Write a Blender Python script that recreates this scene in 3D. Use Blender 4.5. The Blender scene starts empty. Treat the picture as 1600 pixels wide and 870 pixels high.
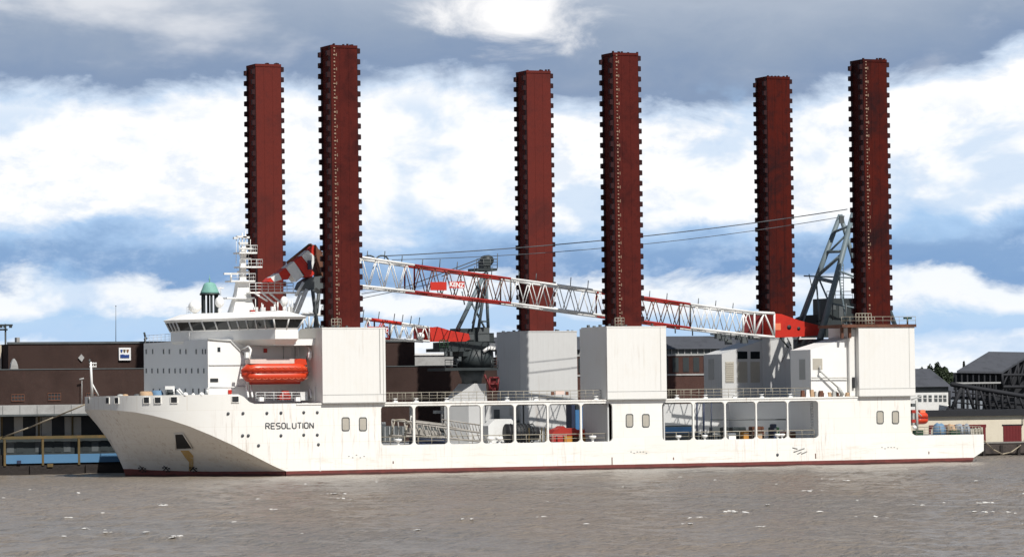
import bpy, bmesh, math, random
import numpy as np
from mathutils import Vector, Matrix
random.seed(7)
S = bpy.context.scene
COL = S.collection

# ------------------------------------------------------------------ camera
F_PX, W_PX, H_PX = 6078.27, 1600.0, 870.0
EYE = Vector((-148.157, -473.606, 9.232))
YAW, PITCH, ROLL = 0.4088, 0.0316, -0.0125
cd = bpy.data.cameras.new('camera')
cam = bpy.data.objects.new('camera', cd)
COL.objects.link(cam)
S.camera = cam
cd.sensor_width = 36.0
cd.lens = 36.0 * F_PX / W_PX
cd.clip_start, cd.clip_end = 1.0, 30000.0
_f = Vector((math.sin(YAW) * math.cos(PITCH), math.cos(YAW) * math.cos(PITCH), math.sin(PITCH)))
_r = Vector((math.cos(YAW), -math.sin(YAW), 0))
_u = _r.cross(_f)
CR = _r * math.cos(ROLL) + _u * math.sin(ROLL)
CU = _u * math.cos(ROLL) - _r * math.sin(ROLL)
m = Matrix((CR, CU, -_f)).transposed().to_4x4()
m.translation = EYE
cam.matrix_world = m

# ------------------------------------------------------------------ sun, sky, exposure
SUN_EL, SUN_AZ = math.radians(51), math.radians(168)       # azimuth from +Y towards +X
sun_dir = Vector((math.sin(SUN_AZ) * math.cos(SUN_EL), math.cos(SUN_AZ) * math.cos(SUN_EL), math.sin(SUN_EL)))
ld = bpy.data.lights.new('sun', 'SUN')
ld.energy, ld.angle, ld.color = 4.9, math.radians(0.5), (1.0, 0.965, 0.91)
so = bpy.data.objects.new('sun', ld)
COL.objects.link(so)
so.rotation_euler = sun_dir.to_track_quat('Z', 'Y').to_euler()
S.view_settings.view_transform = 'Standard'
S.view_settings.look = 'None'
S.view_settings.exposure = 0.15
S.view_settings.gamma = 1.0
S.view_settings.use_curve_mapping = False


class NT:
    """small helper to write shader node graphs"""
    def __init__(s, tree):
        s.t = tree

    def n(s, kind, **kw):
        nd = s.t.nodes.new(kind)
        for k, v in kw.items():
            setattr(nd, k, v)
        return nd

    def link(s, a, b):
        s.t.links.new(a, b)

    def put(s, sock, v):
        if isinstance(v, bpy.types.NodeSocket):
            s.link(v, sock)
        elif v is not None:
            sock.default_value = v

    def math(s, op, a, b=None, c=None, clamp=False):
        nd = s.n('ShaderNodeMath', operation=op, use_clamp=clamp)
        s.put(nd.inputs[0], a)
        s.put(nd.inputs[1], b)
        if c is not None:
            s.put(nd.inputs[2], c)
        return nd.outputs[0]

    def vec(s, x, y, z):
        nd = s.n('ShaderNodeCombineXYZ')
        for i, v in enumerate((x, y, z)):
            s.put(nd.inputs[i], v)
        return nd.outputs[0]

    def noise(s, v, scale, detail=4, rough=0.55, dist=0.0):
        nd = s.n('ShaderNodeTexNoise')
        s.put(nd.inputs['Vector'], v)
        nd.inputs['Scale'].default_value = scale
        nd.inputs['Detail'].default_value = detail
        nd.inputs['Roughness'].default_value = rough
        nd.inputs['Distortion'].default_value = dist
        return nd.outputs[0]

    def ramp(s, fac, stops, interp='LINEAR'):
        nd = s.n('ShaderNodeValToRGB')
        cr = nd.color_ramp
        cr.interpolation = interp
        while len(cr.elements) < len(stops):
            cr.elements.new(0.5)
        for e, (p, c) in zip(cr.elements, stops):
            e.position = p
            e.color = (c, c, c, 1) if isinstance(c, (int, float)) else (*c, 1)
        s.put(nd.inputs[0], fac)
        return nd.outputs[0]

    def mix(s, fac, a, b, mode='MIX'):
        nd = s.n('ShaderNodeMix', data_type='RGBA', blend_type=mode)
        s.put(nd.inputs[0], fac)
        for sock, v in ((nd.inputs[6], a), (nd.inputs[7], b)):
            s.put(sock, (*v, 1) if isinstance(v, tuple) and len(v) == 3 else v)
        return nd.outputs[2]

    def smooth(s, v, lo, hi):
        nd = s.n('ShaderNodeMapRange', interpolation_type='SMOOTHSTEP')
        s.put(nd.inputs[0], v)
        nd.inputs[1].default_value, nd.inputs[2].default_value = lo, hi
        return nd.outputs[0]


def build_sky():
    w = bpy.data.worlds.new('World')
    S.world = w
    w.use_nodes = True
    t = w.node_tree
    t.nodes.clear()
    g = NT(t)
    out = g.n('ShaderNodeOutputWorld')
    sky = g.n('ShaderNodeTexSky', sky_type='NISHITA')
    sky.sun_disc = False
    sky.sun_elevation, sky.sun_rotation = SUN_EL, SUN_AZ
    bg_sky = g.n('ShaderNodeBackground')
    g.link(sky.outputs[0], bg_sky.inputs[0])
    bg_sky.inputs[1].default_value = 0.055
    tc = g.n('ShaderNodeTexCoord')
    sep = g.n('ShaderNodeSeparateXYZ')
    g.link(tc.outputs['Generated'], sep.inputs[0])
    X, Y, Z = sep.outputs
    el = g.math('MULTIPLY', g.math('ARCSINE', Z), 57.2958)
    az = g.math('SUBTRACT', g.math('MULTIPLY', g.math('ARCTAN2', X, Y), 57.2958), math.degrees(YAW))
    # cloud decks: long flat layers seen edge-on near the horizon, ragged by noise
    P = g.vec(g.math('MULTIPLY', az, 0.30), g.math('MULTIPLY', el, 0.62), 2.3)
    big = g.noise(P, 0.85, 9, 0.60, 0.2)
    P2 = g.vec(g.math('MULTIPLY', az, 0.42), g.math('MULTIPLY', el, 0.8), 9.1)
    fine = g.noise(P2, 1.5, 7, 0.6, 0.5)
    wide = g.noise(g.vec(g.math('MULTIPLY', az, 0.16), 0.0, 4.7), 1.0, 2, 0.5)
    amp = g.smooth(el, 0.0, 3.2)
    amp = g.math('ADD', g.math('MULTIPLY', amp, 1.2), 0.6)
    wob = g.math('ADD', g.math('MULTIPLY', g.math('SUBTRACT', big, 0.5), amp), g.math('MULTIPLY', g.math('SUBTRACT', fine, 0.5), 0.80))
    # the dark deck hangs lower in the middle distance to the right and lifts at the edges
    drop = g.ramp(g.math('MULTIPLY_ADD', az, 1 / 16.0, 0.5, clamp=True), [(0.03, 0.58), (0.26, 0.51), (0.48, 0.47), (0.60, 0.90), (0.76, 0.90), (0.88, 0.42), (0.97, 0.10)])
    wob = g.math('MULTIPLY_ADD', g.math('SUBTRACT', drop, 0.9), g.smooth(el, 3.0, 4.2), wob)
    v = g.math('ADD', el, wob)
    layers = g.ramp(g.math('DIVIDE', v, 10.0, clamp=True), [
        (0.000, (0.90, 0.94, 0.98)), (0.080, (0.97, 0.98, 1.0)), (0.102, (0.46, 0.64, 0.88)), (0.125, (0.48, 0.66, 0.88)),
        (0.142, (0.93, 0.95, 0.98)), (0.170, (0.90, 0.94, 0.98)), (0.188, (0.22, 0.37, 0.62)), (0.220, (0.25, 0.40, 0.64)),
        (0.245, (0.42, 0.60, 0.85)), (0.268, (0.98, 0.99, 1.0)), (0.405, (1.0, 1.0, 1.0)), (0.425, (0.62, 0.73, 0.88)),
        (0.450, (0.23, 0.315, 0.47)), (0.510, (0.30, 0.375, 0.50)), (0.580, (0.40, 0.465, 0.57)), (0.70, (0.25, 0.30, 0.38)), (0.80, (0.20, 0.245, 0.32)),  # last stops: unseen overhead cloud, made dark to cut the ambient light
    ])
    # breaks of pale blue inside the white bank
    brk = g.noise(g.vec(g.math('MULTIPLY', az, 0.36), g.math('MULTIPLY', el, 0.6), 21.0), 1.25, 5, 0.55, 0.3)
    brk_m = g.math('MULTIPLY', g.smooth(brk, 0.52, 0.64), g.math('SUBTRACT', 1.0, g.smooth(el, 4.2, 4.8)))
    col = g.mix(g.math('MULTIPLY', brk_m, 0.55), layers, (0.40, 0.60, 0.86))
    # billows: grey-blue undersides among the white heads
    bil = g.noise(g.vec(g.math('MULTIPLY', az, 0.55), g.math('MULTIPLY', el, 0.95), 51.0), 1.7, 8, 0.64, 0.15)
    bil_m = g.math('MULTIPLY', g.smooth(bil, 0.49, 0.66), g.math('SUBTRACT', 1.0, g.smooth(el, 4.0, 4.6)))
    col = g.mix(g.math('MULTIPLY', bil_m, 0.45), col, (0.52, 0.66, 0.86))
    # sunlit bulges of the dark deck
    lit = g.noise(g.vec(g.math('MULTIPLY', az, 0.22), g.math('MULTIPLY', el, 0.5), 33.5), 1.0, 6, 0.55, 0.2)
    lit_m = g.math('MULTIPLY', g.smooth(lit, 0.50, 0.68), g.math('MULTIPLY', g.smooth(el, 4.4, 5.2), g.math('SUBTRACT', 1.0, g.smooth(el, 6.5, 9.0))))  # bright bulges kept out of the unseen upper sky to weaken ambient light
    gx, gy = g.math('MULTIPLY', g.math('ADD', az, -0.1), 0.62), g.math('MULTIPLY', g.math('SUBTRACT', el, 5.75), 1.5)
    hole = g.math('SUBTRACT', 1.0, g.math('SQRT', g.math('ADD', g.math('MULTIPLY', gx, gx), g.math('MULTIPLY', gy, gy))))
    hole = g.smooth(g.math('ADD', hole, g.math('MULTIPLY', g.math('SUBTRACT', fine, 0.5), 2.2)), -0.15, 0.75)
    col = g.mix(g.math('MAXIMUM', g.math('MULTIPLY', lit_m, 0.55), hole), col, (1.0, 0.99, 0.99))
    bg_cl = g.n('ShaderNodeBackground')
    g.link(col, bg_cl.inputs[0])
    bg_cl.inputs[1].default_value = 0.94
    # overhead the deck breaks up and the blue shows through
    Pn = g.vec(g.math('DIVIDE', X, g.math('ADD', Z, 0.12)), g.math('DIVIDE', Y, g.math('ADD', Z, 0.12)), 0.0)
    over = g.noise(Pn, 0.9, 6, 0.6, 0.3)
    gap = g.math('MULTIPLY', g.math('SUBTRACT', 1.0, g.smooth(over, 0.44, 0.60)), g.smooth(el, 7.0, 13.0))
    ms = g.n('ShaderNodeMixShader')
    g.link(gap, ms.inputs[0])
    g.link(bg_cl.outputs[0], ms.inputs[1])
    g.link(bg_sky.outputs[0], ms.inputs[2])
    g.link(ms.outputs[0], out.inputs[0])


build_sky()


# ------------------------------------------------------------------ surveying: where a sight line of the photo meets a real plane
def on(px, py, X=None, Y=None, Z=None):
    a, b = px - W_PX / 2, py - H_PX / 2
    c, s = math.cos(ROLL), math.sin(ROLL)
    # image frame -> level frame
    x, y = a * c + b * s, -a * s + b * c
    d, u = 1.0, -y / F_PX
    cp, sp = math.cos(PITCH), math.sin(PITCH)
    d, u = d * cp - u * sp, d * sp + u * cp
    r = x / F_PX
    cy, sy = math.cos(YAW), math.sin(YAW)
    v = Vector((r * cy + d * sy, -r * sy + d * cy, u))
    t = (X - EYE.x) / v.x if X is not None else (Y - EYE.y) / v.y if Y is not None else (Z - EYE.z) / v.z
    return EYE + v * t


def xz(px, py, Y):
    p = on(px, py, Y=Y)
    return (p.x, p.z)


# ------------------------------------------------------------------ materials
MATS = {}


def mat(name, col, rough=0.55, var=0.25, scale=0.35, dark=None, streak=None, streak_amt=0.0, streak_scale=0.5, bump=0.0,
        bump_scale=3.0, ribs=0.0, plates=0.0, scuff=0.0, wet=0.0, metallic=0.0, lo=0.45, spec=0.4, streak_lo=0.56):
    """paint: base colour, blotches of wear, optional vertical run-down streaks, fine relief"""
    m = bpy.data.materials.new(name)
    m.use_nodes = True
    t = m.node_tree
    b = t.nodes['Principled BSDF']
    g = NT(t)
    tc = g.n('ShaderNodeTexCoord').outputs['Object']
    sep = g.n('ShaderNodeSeparateXYZ')
    g.link(tc, sep.inputs[0])
    X, Y, Z = sep.outputs
    if dark is None:
        dark = tuple(c * 0.6 for c in col)
    n1 = g.noise(tc, scale, 6, 0.65, 0.4)
    c = g.mix(g.math('MULTIPLY', g.smooth(n1, lo, 0.75), var * 2), col, dark)
    n3 = g.noise(tc, scale * 9, 3, 0.6)
    c = g.mix(g.math('MULTIPLY', g.smooth(n3, 0.45, 0.8), var), c, dark)
    if plates:
        br = g.n('ShaderNodeTexBrick')
        g.link(g.vec(g.math('ADD', X, Y), Z, 0.0), br.inputs['Vector'])
        br.inputs['Scale'].default_value = 1.0
        br.inputs['Brick Width'].default_value, br.inputs['Row Height'].default_value = 6.4, 2.15
        br.inputs['Mortar Size'].default_value = 0.035
        k0, k1 = 1.0, 1.0 - plates
        br.inputs['Color1'].default_value = (k0, k0, k0, 1)
        br.inputs['Color2'].default_value = (k1, k1, k1 * .985, 1)
        km = 1.0 - plates * 2.2
        br.inputs['Mortar'].default_value = (km, km * .985, km * .95, 1)
        c = g.mix(1.0, c, br.outputs[0], 'MULTIPLY')
    if streak:
        P = g.vec(g.math('MULTIPLY', X, streak_scale * 2.2), g.math('MULTIPLY', Y, streak_scale * 2.2), g.math('MULTIPLY', Z, streak_scale * 0.16))
        n2 = g.noise(P, 1.0, 5, 0.7, 0.1)
        patch = g.noise(tc, 0.09, 3, 0.5)
        k = g.math('MULTIPLY', g.smooth(n2, streak_lo, 0.78), g.smooth(patch, 0.38, 0.62))
        c = g.mix(g.math('MULTIPLY', k, streak_amt), c, streak)
    if scuff:
        # fender scrapes and silt stains along the lower strakes
        Ps = g.vec(g.math('MULTIPLY', X, 0.22), Y, g.math('MULTIPLY', Z, 1.7))
        k = g.math('MULTIPLY', g.smooth(g.noise(Ps, 1.0, 7, 0.7, 0.3), 0.50, 0.70), g.math('SUBTRACT', 1.0, g.smooth(Z, 1.6, 4.2)))
        c = g.mix(g.math('MULTIPLY', k, scuff), c, (0.50, 0.41, 0.29))
        k2 = g.smooth(g.noise(g.vec(g.math('MULTIPLY', X, 1.3), Y, g.math('MULTIPLY', Z, 4.0)), 1.0, 5, 0.7), 0.66, 0.72)
        c = g.mix(g.math('MULTIPLY', g.math('MULTIPLY', k2, g.math('SUBTRACT', 1.0, g.smooth(Z, 2.0, 8.0))), scuff), c, (0.30, 0.25, 0.20))
    if wet:
        zz = g.math('ADD', Z, g.math('MULTIPLY', g.math('SUBTRACT', g.noise(g.vec(g.math('MULTIPLY', X, 0.35), Y, 0.0), 1.0, 5, 0.65), 0.5), 0.55))
        c = g.mix(g.math('MULTIPLY', g.math('SUBTRACT', 1.0, g.smooth(zz, 0.16, 0.30)), wet), c, (0.035, 0.014, 0.012))
    g.link(c, b.inputs['Base Color'])
    b.inputs['Roughness'].default_value = rough
    b.inputs['Metallic'].default_value = metallic
    b.inputs['Specular IOR Level'].default_value = spec
    h = None
    if bump:
        h = g.math('MULTIPLY', g.noise(tc, bump_scale, 4, 0.6), bump)
    if ribs:
        k = g.math('SINE', g.math('MULTIPLY', g.math('ADD', X, Y), 2 * math.pi / ribs))
        k = g.math('MULTIPLY', g.math('POWER', g.math('ABSOLUTE', k), 6.0), 0.02)
        h = k if h is None else g.math('ADD', h, k)
    if h is not None:
        bp = g.n('ShaderNodeBump')
        bp.inputs['Distance'].default_value = 1.0
        bp.inputs['Strength'].default_value = 0.6
        g.link(h, bp.inputs['Height'])
        g.link(bp.outputs[0], b.inputs['Normal'])
    MATS[name] = m
    return m


RUST = (0.26, 0.13, 0.05)
WHITE = mat('white_hull_paint', (0.81, 0.795, 0.755), 0.5, 0.08, 0.16, (0.70, 0.64, 0.54), RUST, 0.62, 1.1, 0.015, 0.5, plates=0.035, streak_lo=0.50, scuff=0.42)
HOUSE = mat('white_house_paint', (0.80, 0.79, 0.76), 0.5, 0.09, 0.3, (0.66, 0.62, 0.55), (0.35, 0.24, 0.14), 0.22, 0.7, ribs=0.0)
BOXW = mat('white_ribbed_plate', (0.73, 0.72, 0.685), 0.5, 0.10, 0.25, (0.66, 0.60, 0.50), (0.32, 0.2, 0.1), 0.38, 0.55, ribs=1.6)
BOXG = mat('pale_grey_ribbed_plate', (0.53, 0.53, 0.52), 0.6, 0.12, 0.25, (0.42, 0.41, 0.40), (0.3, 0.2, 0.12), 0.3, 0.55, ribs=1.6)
GREYW = mat('grey_deck_plate', (0.36, 0.37, 0.37), 0.6, 0.25, 0.4, (0.22, 0.21, 0.19), RUST, 0.3, 0.6)
BOOT = mat('red_antifouling', (0.17, 0.042, 0.036), 0.6, 0.35, 0.35, (0.07, 0.022, 0.02), (0.30, 0.16, 0.12), 0.5, 0.35, wet=0.8)
LEGR = mat('red_brown_leg_steel', (0.082, 0.0150, 0.0120), 0.75, 0.50, 0.16, (0.034, 0.009, 0.009), (0.022, 0.012, 0.013), 0.8, 0.9, 0.03, 1.2, spec=0.05)
LEGF = mat('faded_red_leg_steel', (0.118, 0.0235, 0.0185), 0.75, 0.45, 0.16, (0.075, 0.02, 0.018), (0.035, 0.016, 0.016), 0.75, 0.9, 0.03, 1.2, spec=0.05)
LEGD = mat('greasy_red_leg_steel', (0.070, 0.0105, 0.0072), 0.7, 0.60, 0.12, (0.018, 0.008, 0.009), (0.010, 0.007, 0.008), 0.95, 0.8, 0.03, 1.2, spec=0.05, lo=0.40, streak_lo=0.48)
RACK = mat('rack_steel', (0.032, 0.010, 0.011), 0.6, 0.3, 0.5, spec=0.15)
MARK = mat('pale_marks', (0.30, 0.20, 0.14), 0.6, 0.25, 2.0)
DARK = mat('dark_recess', (0.025, 0.027, 0.03), 0.6, 0.2, 0.8)
GLASS = mat('dark_window_glass', (0.012, 0.016, 0.018), 0.08, 0.1, 0.8, spec=0.5)
PANEL = mat('beige_hatch_cover', (0.42, 0.39, 0.33), 0.6, 0.15, 1.5)
FRAME = mat('grey_frame', (0.40, 0.40, 0.38), 0.5, 0.15, 1.0)
ORANGE = mat('orange_grp', (0.54, 0.047, 0.014), 0.35, 0.12, 0.8, (0.45, 0.04, 0.012))
ORANGEP = mat('faded_orange_grp', (0.72, 0.20, 0.10), 0.45, 0.12, 0.8)
CRED = mat('crane_red_paint', (0.50, 0.026, 0.014), 0.45, 0.2, 0.8, (0.22, 0.014, 0.012))
CREDL = mat('weathered_red_lattice', (0.33, 0.024, 0.018), 0.5, 0.3, 0.8, (0.16, 0.014, 0.012))
CWHITE = mat('crane_white_paint', (0.70, 0.70, 0.68), 0.5, 0.18, 0.8, (0.45, 0.42, 0.38))
CGREY = mat('crane_blue_grey', (0.125, 0.165, 0.185), 0.5, 0.25, 0.6, (0.10, 0.12, 0.13))
CDARK = mat('crane_dark_machinery', (0.028, 0.036, 0.038), 0.55, 0.4, 0.5, (0.018, 0.02, 0.02))
CMID = mat('crane_mid_grey', (0.085, 0.095, 0.098), 0.55, 0.35, 0.5, (0.05, 0.055, 0.055))
ROPE = mat('steel_rope', (0.09, 0.10, 0.11), 0.6, 0.2, 1)
HAWSER = mat('fibre_hawser', (0.34, 0.29, 0.21), 0.8, 0.3, 2)
RUSTED = mat('rusty_steel', (0.14, 0.055, 0.03), 0.75, 0.5, 0.7, (0.05, 0.025, 0.02))
RAIL = mat('cream_rail', (0.33, 0.30, 0.24), 0.55, 0.2, 1)
BLUE = mat('blue_paint', (0.05, 0.16, 0.34), 0.5, 0.25, 0.7)
SKYBLUE = mat('sky_blue_paint', (0.075, 0.18, 0.31), 0.6, 0.30, 0.4, (0.06, 0.16, 0.3))
NAVY = mat('navy_paint', (0.025, 0.035, 0.07), 0.5, 0.25, 0.7)
BLACK = mat('black_rubber', (0.014, 0.014, 0.016), 0.6, 0.3, 1)
YELLOW = mat('yellow_paint', (0.090, 0.068, 0.028), 0.6, 0.3, 0.8, (0.2, 0.11, 0.03))
COPPER = mat('green_copper', (0.19, 0.40, 0.34), 0.7, 0.25, 0.8, (0.11, 0.25, 0.21))
SLATE = mat('slate_roof', (0.060, 0.064, 0.075), 0.75, 0.35, 0.5, (0.03, 0.032, 0.038), bump=0.05, bump_scale=2)
TIMBER = mat('black_timber', (0.016, 0.017, 0.021), 0.8, 0.4, 0.8)
CREAM = mat('cream_render', (0.60, 0.54, 0.43), 0.8, 0.15, 0.35, (0.42, 0.36, 0.27), (0.3, 0.24, 0.17), 0.4, 0.4)
FASCIA = mat('pale_grey_fascia', (0.36, 0.36, 0.35), 0.7, 0.3, 0.4, (0.2, 0.19, 0.18), (0.14, 0.12, 0.1), 0.5, 0.6)
DOORRED = mat('dark_red_door', (0.13, 0.012, 0.014), 0.6, 0.25, 1)
DOORW = mat('offwhite_door', (0.40, 0.385, 0.35), 0.7, 0.25, 0.8, (0.3, 0.27, 0.22))
STONE = mat('quay_wall_stone', (0.060, 0.048, 0.042), 0.85, 0.5, 0.4, (0.02, 0.017, 0.016), bump=0.2, bump_scale=1.2)
WEED = mat('weedy_dark_piling', (0.022, 0.017, 0.015), 0.8, 0.5, 0.5, (0.008, 0.007, 0.007), bump=0.2, bump_scale=1.5)
CONCRETE = mat('quay_concrete', (0.20, 0.19, 0.175), 0.85, 0.3, 0.3)
TARP = mat('grey_tarpaulin', (0.25, 0.28, 0.32), 0.8, 0.3, 1.0)
TAN = mat('tan_canvas', (0.45, 0.30, 0.18), 0.8, 0.3, 1.0)
PINKW = mat('bleached_pink_grp', (0.66, 0.52, 0.46), 0.6, 0.15, 1.0)
MACHRED = mat('machine_red', (0.36, 0.03, 0.02), 0.5, 0.3, 1.0, (0.1, 0.015, 0.012))
MACHYEL = mat('machine_yellow', (0.45, 0.20, 0.03), 0.5, 0.3, 1.0, (0.16, 0.07, 0.02))
GREEN = mat('dark_green_paint', (0.015, 0.05, 0.022), 0.6, 0.3, 1.0)
LATTICE = mat('galvanised_gangway', (0.33, 0.31, 0.28), 0.6, 0.35, 0.8, (0.17, 0.15, 0.13))
MARKG = mat('worn_grey_marking', (0.20, 0.20, 0.19), 0.6, 0.3, 2)
TARPBLUE = mat('faded_blue_tarpaulin', (0.12, 0.215, 0.33), 0.8, 0.3, 1.0)
INK = mat('grey_lettering', (0.075, 0.08, 0.088), 0.6, 0.1, 1)
INKD = mat('black_lettering', (0.02, 0.02, 0.022), 0.6, 0.1, 1)
SIGNW = mat('white_sign', (0.75, 0.75, 0.74), 0.5, 0.05, 1)
SIGNB = mat('blue_sign_print', (0.02, 0.05, 0.20), 0.5, 0.05, 1)
SIGNO = mat('brown_sign_print', (0.20, 0.09, 0.04), 0.5, 0.05, 1)
LAND = mat('worn_quay_yard', (0.085, 0.085, 0.078), 0.9, 0.4, 0.02, (0.045, 0.060, 0.032), bump=0.03, bump_scale=1.0)
LEAF = mat('dark_foliage', (0.030, 0.045, 0.020), 0.8, 0.4, 0.6, (0.012, 0.02, 0.010))
BARK = mat('bark', (0.05, 0.04, 0.03), 0.9, 0.3, 1)
STAIN = mat('rust_stain', (0.50, 0.33, 0.12), 0.7, 0.35, 1.2, (0.62, 0.55, 0.42))
FOAM = mat('white_foam', (0.58, 0.565, 0.54), 0.7, 0.15, 2)


def brick_mat(name, c1, c2, mortar):
    m = bpy.data.materials.new(name)
    m.use_nodes = True
    g = NT(m.node_tree)
    b = m.node_tree.nodes['Principled BSDF']
    tc = g.n('ShaderNodeTexCoord').outputs['Object']
    sep = g.n('ShaderNodeSeparateXYZ')
    g.link(tc, sep.inputs[0])
    v = g.vec(g.math('ADD', sep.outputs[0], sep.outputs[1]), sep.outputs[2], 0.0)
    br = g.n('ShaderNodeTexBrick')
    g.link(v, br.inputs['Vector'])
    br.inputs['Scale'].default_value = 4.4
    br.inputs['Color1'].default_value = (*c1, 1)
    br.inputs['Color2'].default_value = (*c2, 1)
    br.inputs['Mortar'].default_value = (*mortar, 1)
    br.inputs['Mortar Size'].default_value = 0.015
    n = g.noise(tc, 0.22, 6, 0.65, 0.3)
    c = g.mix(g.math('MULTIPLY', g.smooth(n, 0.4, 0.75), 0.5), br.outputs[0], tuple(k * 0.45 for k in c1))
    n2 = g.noise(g.vec(g.math('MULTIPLY', sep.outputs[0], 1.2), 0.0, g.math('MULTIPLY', sep.outputs[2], 0.12)), 1.0, 4, 0.6)
    c = g.mix(g.math('MULTIPLY', g.smooth(n2, 0.55, 0.75), 0.35), c, tuple(k * 1.9 for k in c1))
    g.link(c, b.inputs['Base Color'])
    b.inputs['Roughness'].default_value = 0.9
    b.inputs['Specular IOR Level'].default_value = 0.2
    MATS[name] = m
    return m


BRICK = brick_mat('dark_brown_brick', (0.036, 0.019, 0.016), (0.050, 0.026, 0.020), (0.07, 0.06, 0.055))
BRICKR = brick_mat('red_brown_brick', (0.085, 0.038, 0.030), (0.065, 0.030, 0.025), (0.10, 0.08, 0.07))


# ------------------------------------------------------------------ mesh building
class MB:
    def __init__(s):
        s.v, s.f, s.mi, s.sm = [], [], [], []

    def add(s, vs, fs, mi=0, smooth=False):
        o = len(s.v)
        s.v += [tuple(v) for v in vs]
        for f in fs:
            s.f.append([o + i for i in f])
            s.mi.append(mi)
            s.sm.append(smooth)
        return s

    def box(s, x0, x1, y0, y1, z0, z1, mi=0):
        x0, x1 = sorted((x0, x1)); y0, y1 = sorted((y0, y1)); z0, z1 = sorted((z0, z1))
        vs = [(x0, y0, z0), (x1, y0, z0), (x1, y1, z0), (x0, y1, z0), (x0, y0, z1), (x1, y0, z1), (x1, y1, z1), (x0, y1, z1)]
        return s.add(vs, [(0, 3, 2, 1), (4, 5, 6, 7), (0, 1, 5, 4), (1, 2, 6, 5), (2, 3, 7, 6), (3, 0, 4, 7)], mi)

    def boxpx(s, px0, py0, px1, py1, Y0, Y1, mi=0):
        a, b = on(px0, py0, Y=Y0), on(px1, py1, Y=Y0)
        return s.box(a.x, b.x, Y0, Y1, a.z, b.z, mi)

    def prism(s, poly, y0, y1, mi=0):
        """poly: (X,Z) outline pushed from y0 to y1"""
        n = len(poly)
        ar = sum(poly[i][0] * poly[(i + 1) % n][1] - poly[(i + 1) % n][0] * poly[i][1] for i in range(n))
        if ar < 0:
            poly = poly[::-1]
        vs = [(x, y0, z) for x, z in poly] + [(x, y1, z) for x, z in poly]
        fs = [tuple(range(n)), tuple(range(2 * n - 1, n - 1, -1))]
        fs += [((i + 1) % n, i, n + i, n + (i + 1) % n) for i in range(n)]
        return s.add(vs, fs, mi)

    def slab(s, poly, z0, z1, mi=0):
        """poly: (X,Y) outline pushed from z0 to z1"""
        n = len(poly)
        ar = sum(poly[i][0] * poly[(i + 1) % n][1] - poly[(i + 1) % n][0] * poly[i][1] for i in range(n))
        if ar < 0:
            poly = poly[::-1]
        vs = [(x, y, z0) for x, y in poly] + [(x, y, z1) for x, y in poly]
        fs = [tuple(range(n - 1, -1, -1)), tuple(range(n, 2 * n))]
        fs += [(i, (i + 1) % n, n + (i + 1) % n, n + i) for i in range(n)]
        return s.add(vs, fs, mi)

    def loft(s, rings, mi=0, smooth=False, caps=True):
        n = len(rings[0])
        vs = [v for r in rings for v in r]
        fs = []
        for k in range(len(rings) - 1):
            for i in range(n):
                j = (i + 1) % n
                fs.append((k * n + i, k * n + j, (k + 1) * n + j, (k + 1) * n + i))
        if caps:
            fs.append(tuple(range(n - 1, -1, -1)))
            fs.append(tuple((len(rings) - 1) * n + i for i in range(n)))
        return s.add(vs, fs, mi, smooth)

    def tube(s, p, q, r, n=6, r2=None, mi=0, smooth=True):
        p, q = Vector(p), Vector(q)
        d = (q - p).normalized()
        a = d.cross(Vector((0, 0, 1)) if abs(d.z) < 0.9 else Vector((1, 0, 0))).normalized()
        b = d.cross(a)
        r2 = r if r2 is None else r2
        ring = lambda c, R: [c + (a * math.cos(2 * math.pi * i / n) + b * math.sin(2 * math.pi * i / n)) * R for i in range(n)]
        A, B = ring(p, r), ring(q, r2)
        return s.loft([B, A], mi, smooth)

    def path(s, pts, r, n=5, mi=0):
        for a, b in zip(pts, pts[1:]):
            s.tube(a, b, r, n, mi=mi)
        return s

    def lathe(s, c, prof, n=20, mi=0, smooth=True):
        rings = [[(c[0] + r * math.cos(2 * math.pi * i / n), c[1] + r * math.sin(2 * math.pi * i / n), c[2] + z) for i in range(n)] for r, z in prof]
        return s.loft(rings, mi, smooth)

    def ball(s, c, r, n=16, k=9, mi=0, sz=1.0):
        prof = [(max(0.02 * r, r * math.sin(math.pi * i / k)), -r * sz * math.cos(math.pi * i / k)) for i in range(k + 1)]
        return s.lathe(c, prof, n, mi)

    def mesh(s, me, mi=0):
        return s.add([v.co for v in me.vertices], [tuple(p.vertices) for p in me.polygons], mi)

    def data(s, name, mats):
        me = bpy.data.meshes.new(name)
        me.from_pydata(s.v, [], s.f)
        for m in (mats if isinstance(mats, (list, tuple)) else [mats]):
            me.materials.append(m)
        me.polygons.foreach_set('material_index', s.mi)
        me.polygons.foreach_set('use_smooth', s.sm)
        me.update()
        return me

    def build(s, name, mats, parent=None, **kw):
        return link(name, s.data(name, mats), parent, **kw)


BASE = {}


def link(name, me, parent=None, label=None, kind=None, matrix=None):
    o = bpy.data.objects.new(name, me)
    COL.objects.link(o)
    if parent is not None:
        o.parent = parent
        if parent.name in BASE:
            o.matrix_parent_inverse = Matrix.Translation(-BASE[parent.name])
    if matrix is not None:
        o.matrix_basis = matrix
    if label:
        o['label'] = label
    if kind:
        o['kind'] = kind
    return o


def tag(o, label, cat, group=None):
    o['label'], o['category'] = label, cat
    if group:
        o['group'] = group
    return o


def thing(name, label, cat, loc=(0, 0, 0), group=None):
    o = bpy.data.objects.new(name, None)
    COL.objects.link(o)
    o.location = loc
    o.empty_display_size = 0.5
    BASE[o.name] = Vector(loc)
    return tag(o, label, cat, group)


def structure(name, me):
    o = link(name, me)
    o['kind'] = 'structure'
    return o


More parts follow.
